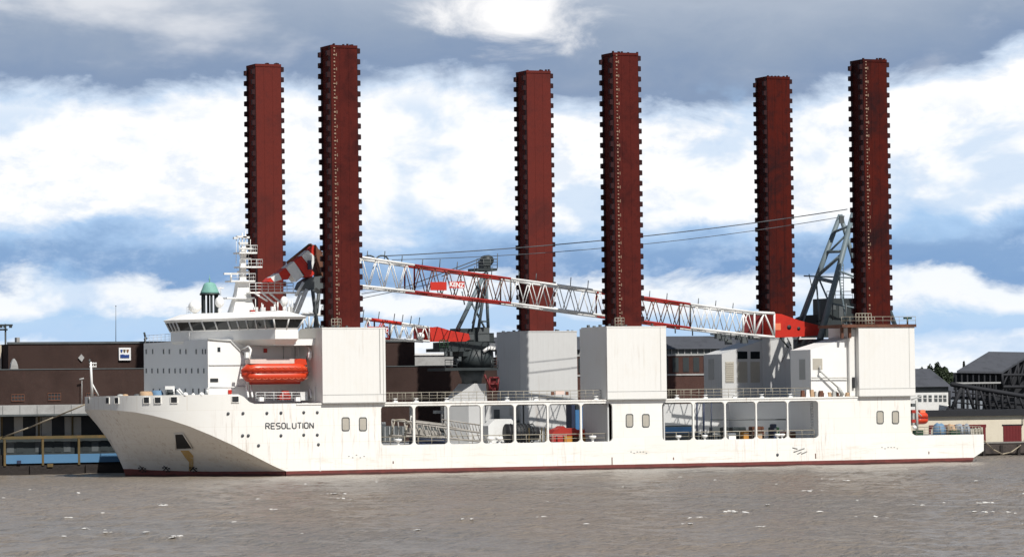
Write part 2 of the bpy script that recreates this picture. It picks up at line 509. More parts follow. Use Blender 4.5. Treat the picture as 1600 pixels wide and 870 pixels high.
def rrect(x0, x1, z0, z1, r, k=4):
    pts = []
    for cx, cz, a0 in ((x1 - r, z1 - r, 0), (x0 + r, z1 - r, 90), (x0 + r, z0 + r, 180), (x1 - r, z0 + r, 270)):
        for i in range(k + 1):
            a = math.radians(a0 + 90 * i / k)
            pts.append((cx + r * math.cos(a), cz + r * math.sin(a)))
    return pts


def plate(outer, holes, y0, y1):
    """flat plate with cut-outs in the X-Z plane, as mesh data"""
    cu = bpy.data.curves.new('plate', 'CURVE')
    cu.dimensions = '2D'
    cu.fill_mode = 'BOTH'
    cu.extrude = abs(y1 - y0) / 2
    for poly in [outer] + holes:
        sp = cu.splines.new('POLY')
        sp.points.add(len(poly) - 1)
        for p, (x, z) in zip(sp.points, poly):
            p.co = (x, z, 0, 1)
        sp.use_cyclic_u = True
    ob = bpy.data.objects.new('plate', cu)
    COL.objects.link(ob)
    dg = bpy.context.evaluated_depsgraph_get()
    me = bpy.data.meshes.new_from_object(ob.evaluated_get(dg))
    bpy.data.objects.remove(ob)
    yc = (y0 + y1) / 2
    me.transform(Matrix(((1, 0, 0, 0), (0, 0, -1, yc), (0, 1, 0, 0), (0, 0, 0, 1))))
    return me


def text_mesh(body, size, mats, sx=1.0, bold=0.0, depth=0.01):
    cu = bpy.data.curves.new('lettering', 'FONT')
    cu.body = body
    cu.size = size
    cu.offset = bold
    cu.extrude = depth
    cu.align_x, cu.align_y = 'CENTER', 'CENTER'
    ob = bpy.data.objects.new('lettering', cu)
    COL.objects.link(ob)
    dg = bpy.context.evaluated_depsgraph_get()
    me = bpy.data.meshes.new_from_object(ob.evaluated_get(dg))
    bpy.data.objects.remove(ob)
    me.materials.clear()
    me.materials.append(mats)
    # centre it, upright in X-Z, facing -Y
    co = [v.co for v in me.vertices]
    cx = (min(c.x for c in co) + max(c.x for c in co)) / 2
    cz = (min(c.y for c in co) + max(c.y for c in co)) / 2
    me.transform(Matrix(((sx, 0, 0, -cx * sx), (0, 0, -1, 0), (0, 1, 0, -cz), (0, 0, 0, 1))))
    return me


def rail_mb(pts, h=1.05, step=1.6, r=0.03, rails=3):
    b = MB()
    for p, q in zip(pts, pts[1:]):
        p, q = Vector(p), Vector(q)
        n = max(1, round((q - p).length / step))
        for i in range(n + 1):
            c = p.lerp(q, i / n)
            b.tube(c, c + Vector((0, 0, h)), r, 4)
        for k in range(rails):
            z = Vector((0, 0, h * (k + 1) / rails))
            b.tube(p + z, q + z, r * (1.2 if k == rails - 1 else 0.8), 4)
    return b


# ------------------------------------------------------------------ water, river bed and ground
def build_water():
    def axis(lo, hi, step, far):
        a = list(np.arange(lo, hi + 1e-6, step))
        g, d = [], step
        v = hi
        while v < far:
            d *= 1.35
            v += d
            g.append(v)
        g2, d, v = [], step, lo
        while v > -far:
            d *= 1.35
            v -= d
            g2.append(v)
        return np.array(g2[::-1] + a + g)
    xs = axis(-125, 215, 0.62, 9000)
    ys = axis(-300, 52, 0.72, 9000)
    X, Y = np.meshgrid(xs, ys)
    Zh = np.zeros_like(X)
    rng = np.random.RandomState(5)
    wind = math.radians(205)
    for i in range(46):
        L = 1.6 * (1.085 ** i) * rng.uniform(0.9, 1.1)
        if L > 17:
            L = rng.uniform(2.0, 9.0)
        th = wind + rng.normal(0, 0.55)
        k = 2 * math.pi / L
        ph = rng.uniform(0, 6.28)
        a = 0.0115 * L ** 0.50
        # envelope makes wave groups
        e = 0.6 + 0.4 * np.sin(X * math.cos(th + 1.3) * 0.06 + Y * math.sin(th + 1.3) * 0.05 + rng.uniform(0, 6.28))
        s = np.sin(k * (X * math.cos(th) + Y * math.sin(th)) + ph)
        Zh += a * e * (s + 0.28 * np.cos(2 * (k * (X * math.cos(th) + Y * math.sin(th)) + ph)) * -1)
    fade = np.clip((X + 165) / 40, 0, 1) * np.clip((255 - X) / 40, 0, 1) * np.clip((Y + 345) / 45, 0, 1) * np.clip((62 - Y) / 10, 0, 1) * (0.38 + 0.62 * np.clip((-6 - Y) / 45, 0, 1))
    Zh *= fade
    ny, nx = X.shape
    co = np.stack([X, Y, Zh], -1).reshape(-1, 3)
    idx = np.arange(nx * ny).reshape(ny, nx)
    q = np.stack([idx[:-1, :-1], idx[:-1, 1:], idx[1:, 1:], idx[1:, :-1]], -1).reshape(-1, 4)
    me = bpy.data.meshes.new('water')
    me.vertices.add(len(co))
    me.vertices.foreach_set('co', co.ravel())
    me.loops.add(q.size)
    me.loops.foreach_set('vertex_index', q.ravel())
    me.polygons.add(len(q))
    me.polygons.foreach_set('loop_start', np.arange(0, q.size, 4))
    me.polygons.foreach_set('loop_total', np.full(len(q), 4))
    me.polygons.foreach_set('use_smooth', np.ones(len(q), bool))
    me.update()
    wm = bpy.data.materials.new('muddy_river_water')
    wm.use_nodes = True
    g = NT(wm.node_tree)
    b = wm.node_tree.nodes['Principled BSDF']
    tc = g.n('ShaderNodeTexCoord').outputs['Object']
    sep = g.n('ShaderNodeSeparateXYZ')
    g.link(tc, sep.inputs[0])
    silt = g.noise(g.vec(g.math('MULTIPLY', sep.outputs[0], 0.02), g.math('MULTIPLY', sep.outputs[1], 0.012), 0.0), 1.0, 5, 0.6, 0.6)
    c = g.mix(g.smooth(silt, 0.35, 0.68), (0.235, 0.192, 0.148), (0.205, 0.180, 0.152))
    # aerated, paler water on the wave crests
    crest = g.smooth(sep.outputs[2], 0.12, 0.40)
    c = g.mix(g.math('MULTIPLY', crest, 0.25), c, (0.34, 0.30, 0.25))
    g.link(c, b.inputs['Base Color'])
    b.inputs['Roughness'].default_value = 0.22
    b.inputs['IOR'].default_value = 1.333
    b.inputs['Specular IOR Level'].default_value = 0.5
    n1 = g.noise(g.vec(sep.outputs[0], g.math('MULTIPLY', sep.outputs[1], 0.8), 0.0), 1.1, 5, 0.6, 0.3)
    n2 = g.noise(tc, 4.5, 4, 0.6)
    h = g.math('ADD', g.math('MULTIPLY', n1, 0.62), g.math('MULTIPLY', n2, 0.06))
    bp = g.n('ShaderNodeBump')
    bp.inputs['Distance'].default_value = 1.0
    bp.inputs['Strength'].default_value = 0.9
    g.link(h, bp.inputs['Height'])
    g.link(bp.outputs[0], b.inputs['Normal'])
    me.materials.append(wm)
    structure('water', me)
    # whitecaps: small broken ridges of foam riding on the crests
    fb = MB()
    n = 0
    tries = 0
    iy0, iy1 = np.searchsorted(ys, -285), np.searchsorted(ys, -5)
    ix0, ix1 = np.searchsorted(xs, -95), np.searchsorted(xs, 190)
    while n < 80 and tries < 90000:
        tries += 1
        # crests that break, as thick on the water near the viewer as farther out
        dist = 1 / rng.uniform(1 / 455.0, 1 / 268.0)
        th = YAW + rng.uniform(-0.145, 0.145)
        i, j = np.searchsorted(ys, EYE.y + dist * math.cos(th)), np.searchsorted(xs, EYE.x + dist * math.sin(th))
        if not (4 < i < ny - 5 and 9 < j < nx - 10) or ys[i] > -14:
            continue
        w = Zh[i - 4:i + 5, j - 8:j + 9]
        k = int(np.argmax(w))
        i, j = i - 4 + k // 17, j - 8 + k % 17
        if Zh[i, j] < 0.17:
            continue
        x, y, z = xs[j], ys[i], Zh[i, j]
        big = rng.rand() < 0.22
        th = wind + math.pi / 2 + rng.normal(0, 0.30)
        d = Vector((math.cos(th), math.sin(th), 0))
        p = Vector((-d.y, d.x, 0))
        # each cap is a ragged row of small broken pieces
        for q in range(rng.randint(5, 10) if big else rng.randint(1, 4)):
            off = rng.normal(0, 0.85 if big else 0.35)
            c0 = Vector((x, y, 0)) + d * off + p * rng.normal(0, 0.35)
            jj, ii = np.searchsorted(xs, c0.x), np.searchsorted(ys, c0.y)
            zz = Zh[min(ii, ny - 1), min(jj, nx - 1)]
            L = rng.uniform(0.08, 0.34) * (1.1 if big else 0.6)
            hh = rng.uniform(0.03, 0.17 if big else 0.07) * math.exp(-abs(off) * 0.5)
            tilt = rng.normal(0, 0.12)
            rings = []
            for s in range(5):
                t = s / 2 - 1
                wdt = (1 - t * t) * rng.uniform(0.5, 1.1)
                c = c0 + d * t * L + Vector((0, 0, zz - 0.03 + tilt * t * L))
                hz = hh * wdt + 0.012
                rings.append([c - p * 0.30 * (wdt + .1), c - p * 0.10 + Vector((0, 0, hz)), c + p * 0.10 + Vector((0, 0, hz * 0.8)), c + p * 0.30 * (wdt + .1)])
            fb.loft(rings, smooth=False)
        n += 1
    fo = fb.build('whitecap_foam', FOAM)
    fo['kind'] = 'stuff'
    fo['label'] = 'scattered small white breaking crests on the brown river'


build_water()
QY = 46.0
structure('river_bank_ground', MB().box(-9000, 9000, QY + 1.2, 9000, -3.0, 1.9).data('river_bank_ground', LAND))

# ------------------------------------------------------------------ THE SHIP
NY, FY = 0.4, 37.6            # outer faces of the two sides
BX = (30.025, 70.761, 109.018)  # forward edge of each pair of jack houses
BS = 8.81                     # side of a jack house
ZD, ZM, ZT = 9.36, 3.66, 18.99  # side deck, main deck, top of jack houses
ship = thing('jackup_ship', 'long white jack-up vessel with six tall red-brown legs moored along the quay', 'ship', (66, 19, 0))


def bow_plan(t, a=20.05, n=2.3):
    c = math.cos(t)
    return 25 - a * math.sin(t) ** (2 / n), 19 - 18.6 * math.copysign(abs(c) ** (2 / n), c)


KT = [0, .15, .30, .449, .599, .749, .899, 1.049, 1.199, 1.348, 1.571]
KZ = [.62, 2.44, 4.08, 5.44, 6.60, 7.47, 8.08, 8.48, 8.67, 8.81, 8.88]


def build_hull():
    h = MB()
    zb = 0.62
    # near and far sides with the framed openings
    opx = [(595.5, 645.5), (648.8, 699.5), (702, 751.3), (754.3, 803.3), (806.3, 855), (857.5, 906.8), (909.5, 957),
           (1035, 1082.5), (1085, 1132), (1134.5, 1180.8), (1183, 1230), (1232, 1278.8)]
    holes = []
    for k, (a, b) in enumerate(opx):
        x0, x1 = on(a, 660, Y=NY).x, on(b, 660, Y=NY).x
        big_l, big_r = k in (0, 7), k in (6, 11)
        pts = rrect(x0, x1, 3.75, 8.85, 0.45)
        holes.append(pts)
    xs, xe = 25.0, 128.85
    r = 0.9
    step = [(117.25 + r - r * math.sin(a), 3.84 + r - r * math.cos(a)) for a in [math.radians(d) for d in (0, 22, 45, 67, 90)]]
    outer = [(xs, zb), (127.2, zb), (128.82, 1.55), (128.85, 3.84)] + step + [(117.25, ZD), (xs, ZD)]
    for y0, y1 in ((NY, NY + 0.32), (FY - 0.32, FY)):
        h.mesh(plate(outer, holes, y0, y1), 0)
        h.prism([(xs, -2.5), (126.0, -2.5), (127.2, zb), (xs, zb)], y0, y1, 1)
    # stern plating
    h.add([(127.2, NY + .3, zb), (128.82, NY + .3, 1.55), (128.85, NY + .3, 3.84), (127.2, FY - .3, zb), (128.82, FY - .3, 1.55), (128.85, FY - .3, 3.84)],
          [(0, 3, 4, 1), (1, 4, 5, 2)], 0)
    h.add([(126, NY + .3, -2.5), (127.2, NY + .3, zb), (126, FY - .3, -2.5), (127.2, FY - .3, zb)], [(0, 2, 3, 1)], 1)
    # bow: full deck line above the knuckle, sharp flared forefoot below it
    ts = KT[:-1] + [math.pi / 2] + [math.pi - t for t in KT[:-1]][::-1]
    zs = KZ[:-1] + [KZ[-1]] + KZ[:-1][::-1]
    # densify the upper plating so the deck line is a smooth curve
    tt = np.linspace(0, math.pi, 97)
    zk = np.interp(tt, ts, zs)
    A, B = [], []
    for t, z in zip(tt, zk):
        x, y = bow_plan(t)
        u = min(t, math.pi - t)
        f = min(1, max(0, (u - .17) / .09))
        tz = 9.36 + 1.26 * f * f * (3 - 2 * f)
        A.append((x, y, tz))
        B.append((x, y, z))
    N = len(tt)
    h.add(A + B, [(i + 1, i, N + i, N + i + 1) for i in range(N - 1)], 0, True)
    inner = [(25 + (x - 25) * .985, 19 + (y - 19) * .985, z - .02) for x, y, z in A]
    low = [(x, y, 9.3) for x, y, z in inner]
    h.add(A + inner, [(i, i + 1, N + i + 1, N + i) for i in range(N - 1)], 0)
    h.add(inner + low, [(i, i + 1, N + i + 1, N + i) for i in range(N - 1)], 0, True)
    K = [(*bow_plan(t), z) for t, z in zip(tt, zk)]

    def wl_pt(k, t):
        wx = min(24.9, k[0] + 4.0 * (k[2] / 8.88))
        d = (24.9 - wx) * 18.5 / 15.95
        return (wx, .5 + d if t <= math.pi / 2 else 37.5 - d, min(.62 + .38 * min(1, max(0, k[1] - 2) / 10) if t <= math.pi / 2 else .62 + .38 * min(1, max(0, 36 - k[1]) / 10), k[2] - .01))
    WL = [wl_pt(k, t) for k, t in zip(K, tt)]

    def flare(k, w, f):
        # slightly hollow sections between knuckle and waterline
        return Vector(k).lerp(Vector(w), f) + Vector((.25, .25 if k[1] < 19 else -.25, 0)) * math.sin(math.pi * f) * min(1, k[2] / 5)
    MID = [[tuple(flare(k, w, f)) for k, w in zip(K, WL)] for f in (.25, .5, .75)]
    rows = [K] + MID + [WL]
    for P, Q in zip(rows, rows[1:]):
        h.add(P + Q, [(i + 1, i, N + i, N + i + 1) for i in range(N - 1)], 0, True)
    BT = [(x + 1.0 * math.sin(t), 19 + (y - 19) * .97, -2.5) for (x, y, z), t in zip(WL, tt)]
    h.add(WL + BT, [(i + 1, i, N + i, N + i + 1) for i in range(N - 1)], 1, True)
    hull = h.build('hull', [WHITE, BOOT], ship)
    # decks and inner bulkheads
    d = MB()
    d.box(25.0, 128.8, NY + .33, FY - .33, ZM - .3, ZM)
    foc = [(25 + (x - 25) * .98, 19 + (y - 19) * .98) for x, y, z in A[:-1:3]]
    d.slab(foc + [(37.4, 37.2), (37.4, .76)], 9.0, 9.30)
    for y0, y1 in ((NY + .33, 2.0), (36.0, FY - .33)):
        d.box(37.4, 117.2, y0, y1, 9.05, 9.34)
    d.box(103.4, 117.2, 2.0, 36.0, 9.05, 9.34)
    d.build('deck', GREYW, hull)
    for x0, x1 in ((37.2, 37.5), (117.0, 117.2), (103.3, 103.5)):
        MB().box(x0, x1, .75, 37.2, ZM, 9.05).build('bulkhead', HOUSE, hull)
    for y0, y1 in ((.75, BS), (38 - BS, 37.2)):
        for x0, x1 in ((BX[1] + .3, BX[1] + .5), (BX[1] + BS - .2, BX[1] + BS)):
            MB().box(x0, x1, y0, y1, ZM, 9.05).build('bulkhead', BOXG, hull)
    MB().box(BX[1] + .5, BX[1] + BS - .2, BS - .2, BS, ZM, 9.05).build('bulkhead', BOXG, hull)
    # rubbing strake under the side deck and a thin sheer bar
    s = MB()
    s.box(26.5, 117.2, NY - .09, NY - .004, 9.16, 9.34)
    s.build('sheer_strake', WHITE, hull)
    # portholes
    pm = MB()
    pm.lathe((0, 0, 0), [(.0, 0), (.20, 0), (.20, .05), (.0, .06)], 12)
    pd = pm.data('porthole', INK)
    rot = Matrix.Rotation(math.radians(90), 4, 'X')
    for px, py in [(356.5, 645.7), (379.7, 645.2), (417, 645), (439, 644.5), (474.5, 644), (495.7, 644), (379, 680), (388, 680), (439, 680),
                   (474.5, 679), (495.7, 679), (404, 695.5), (497.5, 694), (1214.8, 710)]:
        p = on(px, py, Y=NY - .01)
        if p.x < 25:
            # on the curved bow plating
            t = 0.3
            for _ in range(40):
                x, y = bow_plan(t)
                q = on(px, py, Y=y - .02)
                t += (x - q.x) * 0.03
            p = Vector((x, y - .03, q.z))
        link('porthole', pd, hull, matrix=Matrix.Translation(p) @ rot)
    # oblong side hatches
    hd = MB()
    hd.prism(rrect(-.46, .46, -.8, .8, .22), .022, .06, 0)
    for r0, r1 in ((.0, 1),):
        a_, b_ = rrect(-.46, .46, -.8, .8, .22), rrect(-.55, .55, -.89, .89, .28)
        n_ = len(a_)
        hd.add([(x, -.03, z) for x, z in a_] + [(x, -.03, z) for x, z in b_] + [(x, .05, z) for x, z in a_] + [(x, .05, z) for x, z in b_],
               [(i, (i + 1) % n_, n_ + (i + 1) % n_, n_ + i) for i in range(n_)] + [(2 * n_ + i, 2 * n_ + (i + 1) % n_, (i + 1) % n_, i) for i in range(n_)] + [(n_ + i, n_ + (i + 1) % n_, 3 * n_ + (i + 1) % n_, 3 * n_ + i) for i in range(n_)], 1)
    hm = hd.data('side_hatch', [PANEL, CMID])
    for px, py in [(540, 662), (567, 662), (983.5, 656.5), (1009, 656.5), (1375, 651.5), (1399, 651.5)]:
        p = on(px, py, Y=NY)
        link('side_hatch', hm, hull, matrix=Matrix.Translation((p.x, NY - .05, p.z)))
    # mooring ports in the forecastle bulwark
    mp = MB()
    mp.box(-.42, .42, -.03, .05, -.36, .36, 0)
    for a in (-1, 1):
        mp.box(a * .42, a * .50, -.07, .05, -.44, .44, 1)
        mp.box(-.42, .42, -.07, .05, a * .36, a * .44, 1)
    mm = mp.data('mooring_port', [DARK, WHITE])
    for px, py in [(139, 625.5), (168.5, 625.5), (182.5, 625.5), (229, 625), (246.8, 625), (272, 624.5), (367.5, 623.5)]:
        t = 1.0
        best = None
        for t in np.linspace(.02, 1.9, 700):
            x, y = bow_plan(t)
            q = on(px, py, Y=y)
            e = abs(q.x - x)
            if best is None or e < best[0]:
                best = (e, t, q.z)
        _, t, z = best
        x, y = bow_plan(t)
        x2, y2 = bow_plan(t + .01)
        n = Vector((-(y2 - y), (x2 - x), 0)).normalized()
        if n.dot(Vector((-1, -1, 0))) < 0:
            n = -n
        ang = math.atan2(n.x, -n.y)
        M = Matrix.Translation(Vector((x, y, z)) + n * .03) @ Matrix.Rotation(ang, 4, 'Z')
        link('mooring_port', mm, hull, matrix=M)

    # points on the flared forefoot
    def forefoot(px, py):
        best = None
        for f in np.linspace(0, 1, 41):
            for i in range(0, N):
                p = flare(K[i], WL[i], f)
                if p.y > 19:
                    continue
                q = on(px, py, Y=p.y)
                e = (q.x - p.x) ** 2 + (q.z - p.z) ** 2
                if best is None or e < best[0]:
                    best = (e, p)
        return best[1]

    vd = Vector((-.42, -.90, -.10))

    def patch(name, pts, m, off, thick, parent=hull):
        A3 = [forefoot(*p) + vd * off for p in pts]
        B3 = [p - vd * thick for p in A3]
        b = MB()
        b.loft([A3, B3])
        return b.build(name, m, parent)
    patch('anchor_pocket', [(273, 678), (287, 678), (299, 700), (275, 700)], DARK, .28, .5)
    fr = MB()
    ring = [forefoot(*p) + vd * .32 for p in [(272, 677), (287.5, 677), (300, 702), (273, 702)]]
    for a, b_ in zip(ring, ring[1:] + ring[:1]):
        fr.tube(a, b_, .075, 5)
    fr.build('anchor_pocket_frame', WHITE, hull)
    patch('anchor_rust_run', [(284, 704), (297, 704), (301, 712), (300, 722), (303, 733), (297, 735), (294, 722), (290, 713)], STAIN, .12, .1)
    for cx in (222.5, 261.5, 299.5):
        b = MB()
        c = forefoot(cx, 730) + vd * .22
        ex, ez = Vector((.82, -.55, 0)).normalized(), Vector((.12, .1, .98)).normalized()
        for s in (-1, 1):
            b.tube(c + ex * -.36 * s + ez * -.36, c + ex * .36 * s + ez * .36, .075, 4)
        for dx, dz in ((-.1, .5), (.42, -.05), (-.42, .05), (.1, -.46), (.48, -.42), (-.36, .42)):
            p = c + ex * dx + ez * dz
            b.tube(p - ex * .10, p + ex * .10, .09, 4)
        b.build('thruster_mark', INKD, hull)
    # the name
    p0, p1 = on(414.3, 660, Y=NY), on(490.8, 669.4, Y=NY)
    strokes = {
        'R': [((0, 0), (0, 6), (3, 6), (4, 5), (4, 4), (3, 3), (0, 3)), ((2, 3), (4, 0))],
        'E': [((4, 0), (0, 0), (0, 6), (4, 6)), ((0, 3), (3.4, 3))],
        'S': [((0, 0), (3, 0), (4, .8), (4, 2.2), (3, 3), (1, 3), (0, 3.8), (0, 5.2), (1, 6), (4, 6))],
        'O': [((1, 0), (3, 0), (4, 1), (4, 5), (3, 6), (1, 6), (0, 5), (0, 1), (1, 0))],
        'L': [((0, 6), (0, 0), (3.8, 0))],
        'U': [((0, 6), (0, 1), (1, 0), (3, 0), (4, 1), (4, 6))],
        'T': [((0, 6), (4, 6)), ((2, 6), (2, 0))],
        'I': [((0, 0), (0, 6))],
        'N': [((0, 0), (0, 6), (4, 0), (4, 6))],
    }
    word, gap = 'RESOLUTION', 1.75
    tot = sum(0 if ch == 'I' else 4 for ch in word) + gap * (len(word) - 1)
    kx, kz = (p1.x - p0.x - .2) / tot, (p0.z - p1.z - .16) / 6
    x = 0.0
    for ch in word:
        b = MB()
        for st in strokes[ch]:
            pts = []
            for u, v in st:
                X_ = p0.x + .1 + (x + u) * kx
                y_ = NY
                if X_ < 25:      # follow the turn of the bow plating
                    q = math.asin(min(1, ((25 - X_) / 20.05) ** (2.3 / 2)))
                    y_ = bow_plan(q)[1]
                pts.append((X_, y_ + .03, p1.z + .08 + v * kz))
            b.path(pts, .09, 6)
        b.build('letter', INK, hull)
        x += (0 if ch == 'I' else 4) + gap
    # load line marks and draught numerals: small printed bars
    for cx, cy, n in ((557, 713, 5), (998, 706, 6), (1390, 699, 6), (1250, 704, 0)):
        b = MB()
        if n:
            for i in range(n):
                q = on(cx - 12 + i * 24 / (n - 1), cy + (1.5 if i % 2 else -.5) - (2 if i == n // 2 else 0), Y=NY)
                b.box(q.x - .10, q.x + .10, NY - .02, NY + .03, q.z - .05, q.z + .05)
        else:
            for x0, y0, x1, y1 in ((1238, 699, 1246, 701), (1240, 706, 1249, 703), (1249, 703, 1257, 700), (1252, 709, 1261, 705), (1246, 709, 1252, 706)):
                b.tube(on(x0, y0, Y=NY), on(x1, y1, Y=NY), .075, 4)
        b.build('hull_mark', MARKG, hull)
    for px_, y0, y1 in ((500, 706, 736), (956, 714, 726), (1274, 708, 716), (1052, 714, 718), (614, 720, 724), (1451, 705, 709)):
        b = MB()
        p0, p1 = on(px_, y0, Y=NY), on(px_ + .6, y1, Y=NY)
        b.box(p0.x - .05, p1.x + .05, NY - .02, NY + .03, p0.z, p1.z)
        b.build('scupper', RUSTED if px_ > 520 else CWHITE, hull)
    return hull


hull = build_hull()


def build_jack_house(x, near, k):
    y0 = 0.0 if near else 38 - BS
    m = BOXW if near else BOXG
    b = MB()
    z0 = 9.42 if near else ZM
    if near:
        b.box(x, x + BS, y0, y0 + BS, z0, ZT)
    else:
        b.box(x, x + BS, y0, y0 + BS - .45, z0, ZT)
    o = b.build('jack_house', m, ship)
    c = MB()
    for a0, a1, b0, b1 in ((x - .04, x + BS + .04, y0 - .04, y0 + .12), (x - .04, x + .12, y0 + .12, y0 + BS - .6)):
        c.box(a0, a1, b0, b1, ZT - .0, ZT + .16)
    c.build('coping', m if k < 2 else RUSTED, o)
    if near:
        t = MB()
        t.box(x - .03, x + BS + .03, y0 - .03, y0 + .2, z0 - .12, z0 - .003)
        t.box(x + .02, x + BS - .02, y0 - .02, y0 + .01, z0 + .95, z0 + 1.02)
        t.build('base_trim', FRAME, o)
        v = MB()
        for dx in ((BS - .85, BS - .78) if k == 0 else (BS - .9,)):
            v.box(x + dx, x + dx + .05, y0 - .03, y0 + .01, z0 + 1.1, ZT - .05)
        if k == 0:
            v.box(x + BS - .35, x + BS - .30, y0 - .05, y0 + .01, z0 + .1, ZT)
        v.build('vertical_seam', FRAME, o)
    # lugs and lamps along the top
    g = MB()
    random.seed(int(x) + near)
    for i in range(5):
        gx = x + .4 + random.random() * (BS - 1)
        g.box(gx, gx + .25, y0 + .3, y0 + .6, ZT, ZT + random.uniform(.2, .5))
    for i in range(4):
        gy = y0 + .8 + i * 1.9
        g.box(x + .2, x + .5, gy, gy + .4, ZT, ZT + random.uniform(.2, .55))
    g.build('top_fitting', CMID, o, kind='stuff')
    return o


LX, LY, LS, LT = 2.24, 1.60, 3.67, 56.0
LEG_LABEL = {(0, 1): 'bow leg on the near side with pale ladder marks', (0, 0): 'lighter red bow leg on the far side behind the mast',
             (1, 1): 'middle near leg with pale ladder marks', (1, 0): 'lighter red middle leg on the far side',
             (2, 1): 'stern leg on the near side with blackened lower half', (2, 0): 'greasy dark stern leg on the far side behind the red boom foot'}


def build_leg(k, near):
    x0 = BX[k] + LX
    y0 = LY + (0 if near else 38 - BS)
    m = (LEGR if near else LEGF) if k < 2 else LEGD
    b = MB()
    b.box(x0, x0 + LS, y0, y0 + LS, 4.0, LT)
    b.box(x0 - .06, x0 + LS + .06, y0 - .06, y0 + LS + .06, LT - .25, LT + .12)
    # vertical plate edges on the faces
    for f in (.33, .67):
        b.box(x0 + LS * f - .03, x0 + LS * f + .03, y0 - .025, y0 + .01, 19, LT - .3)
    leg = b.build('leg', m, ship, label=LEG_LABEL[(k, int(near))])
    pitch = 1.41
    for sx in (-1, 1):
        for sy in (0, 1):
            r = MB()
            xa = x0 if sx < 0 else x0 + LS
            ya = y0 + .10 if sy == 0 else y0 + LS - .62
            r.box(xa, xa + sx * .10, ya, ya + .52, 17.5, LT - .1)
            z = 18.0 + (.35 if sx > 0 else 0)
            while z < LT - .7:
                # a tooth: wide root, narrower crest
                w = .52
                vs = []
                for (d, hz) in ((.10, .37), (.50, .32)):
                    for yy in (ya, ya + w):
                        vs += [(xa + sx * d, yy, z - hz + .4), (xa + sx * d, yy, z + hz + .4)]
                f = [(0, 1, 3, 2), (4, 6, 7, 5), (0, 4, 5, 1), (2, 3, 7, 6), (1, 5, 7, 3), (0, 2, 6, 4)]
                if sx > 0:
                    f = [q[::-1] for q in f]
                r.add(vs, f)
                z += pitch
            o = r.build('rack', RACK, leg)
            o['kind'] = 'stuff'
    if near:
        l = MB()
        z = 19.5
        i = 0
        xa = x0 + .30 + (.14 if k < 2 else .08)
        while z < LT - .3:
            w = (.10, .22, .12, .28)[i % 4] * random.uniform(.7, 1.1)
            if not (k == 2 and z < 27 and random.random() < .7):
                l.box(xa - w / 2, xa + w / 2 + .05, y0 - .09, y0 - .005, z, z + random.uniform(.10, .24))
                if i % 4 == 3:
                    l.box(xa + .28, xa + .36, y0 - .07, y0 - .005, z - .1, z + .3)
            z += .47
            i += 1
        l.build('ladder', MARK, leg, kind='stuff')
        cg = rail_mb([(x0 - .6, y0 - .75, ZT), (x0 + .75, y0 - .75, ZT), (x0 + .75, y0 - .1, ZT)], 1.3, .45, .045)
        cg.build('ladder_cage', RAIL, leg)
    t = MB()
    random.seed(k * 2 + near)
    for i in range(6):
        gx = x0 + random.random() * LS
        t.box(gx - .1, gx + .15, y0 + .1, y0 + .3, LT + .12, LT + random.uniform(.2, .36))
    t.build('leg_cap', RACK, leg, kind='stuff')


for k in range(3):
    for near in (True, False):
        build_jack_house(BX[k], near, k)
        build_leg(k, near)


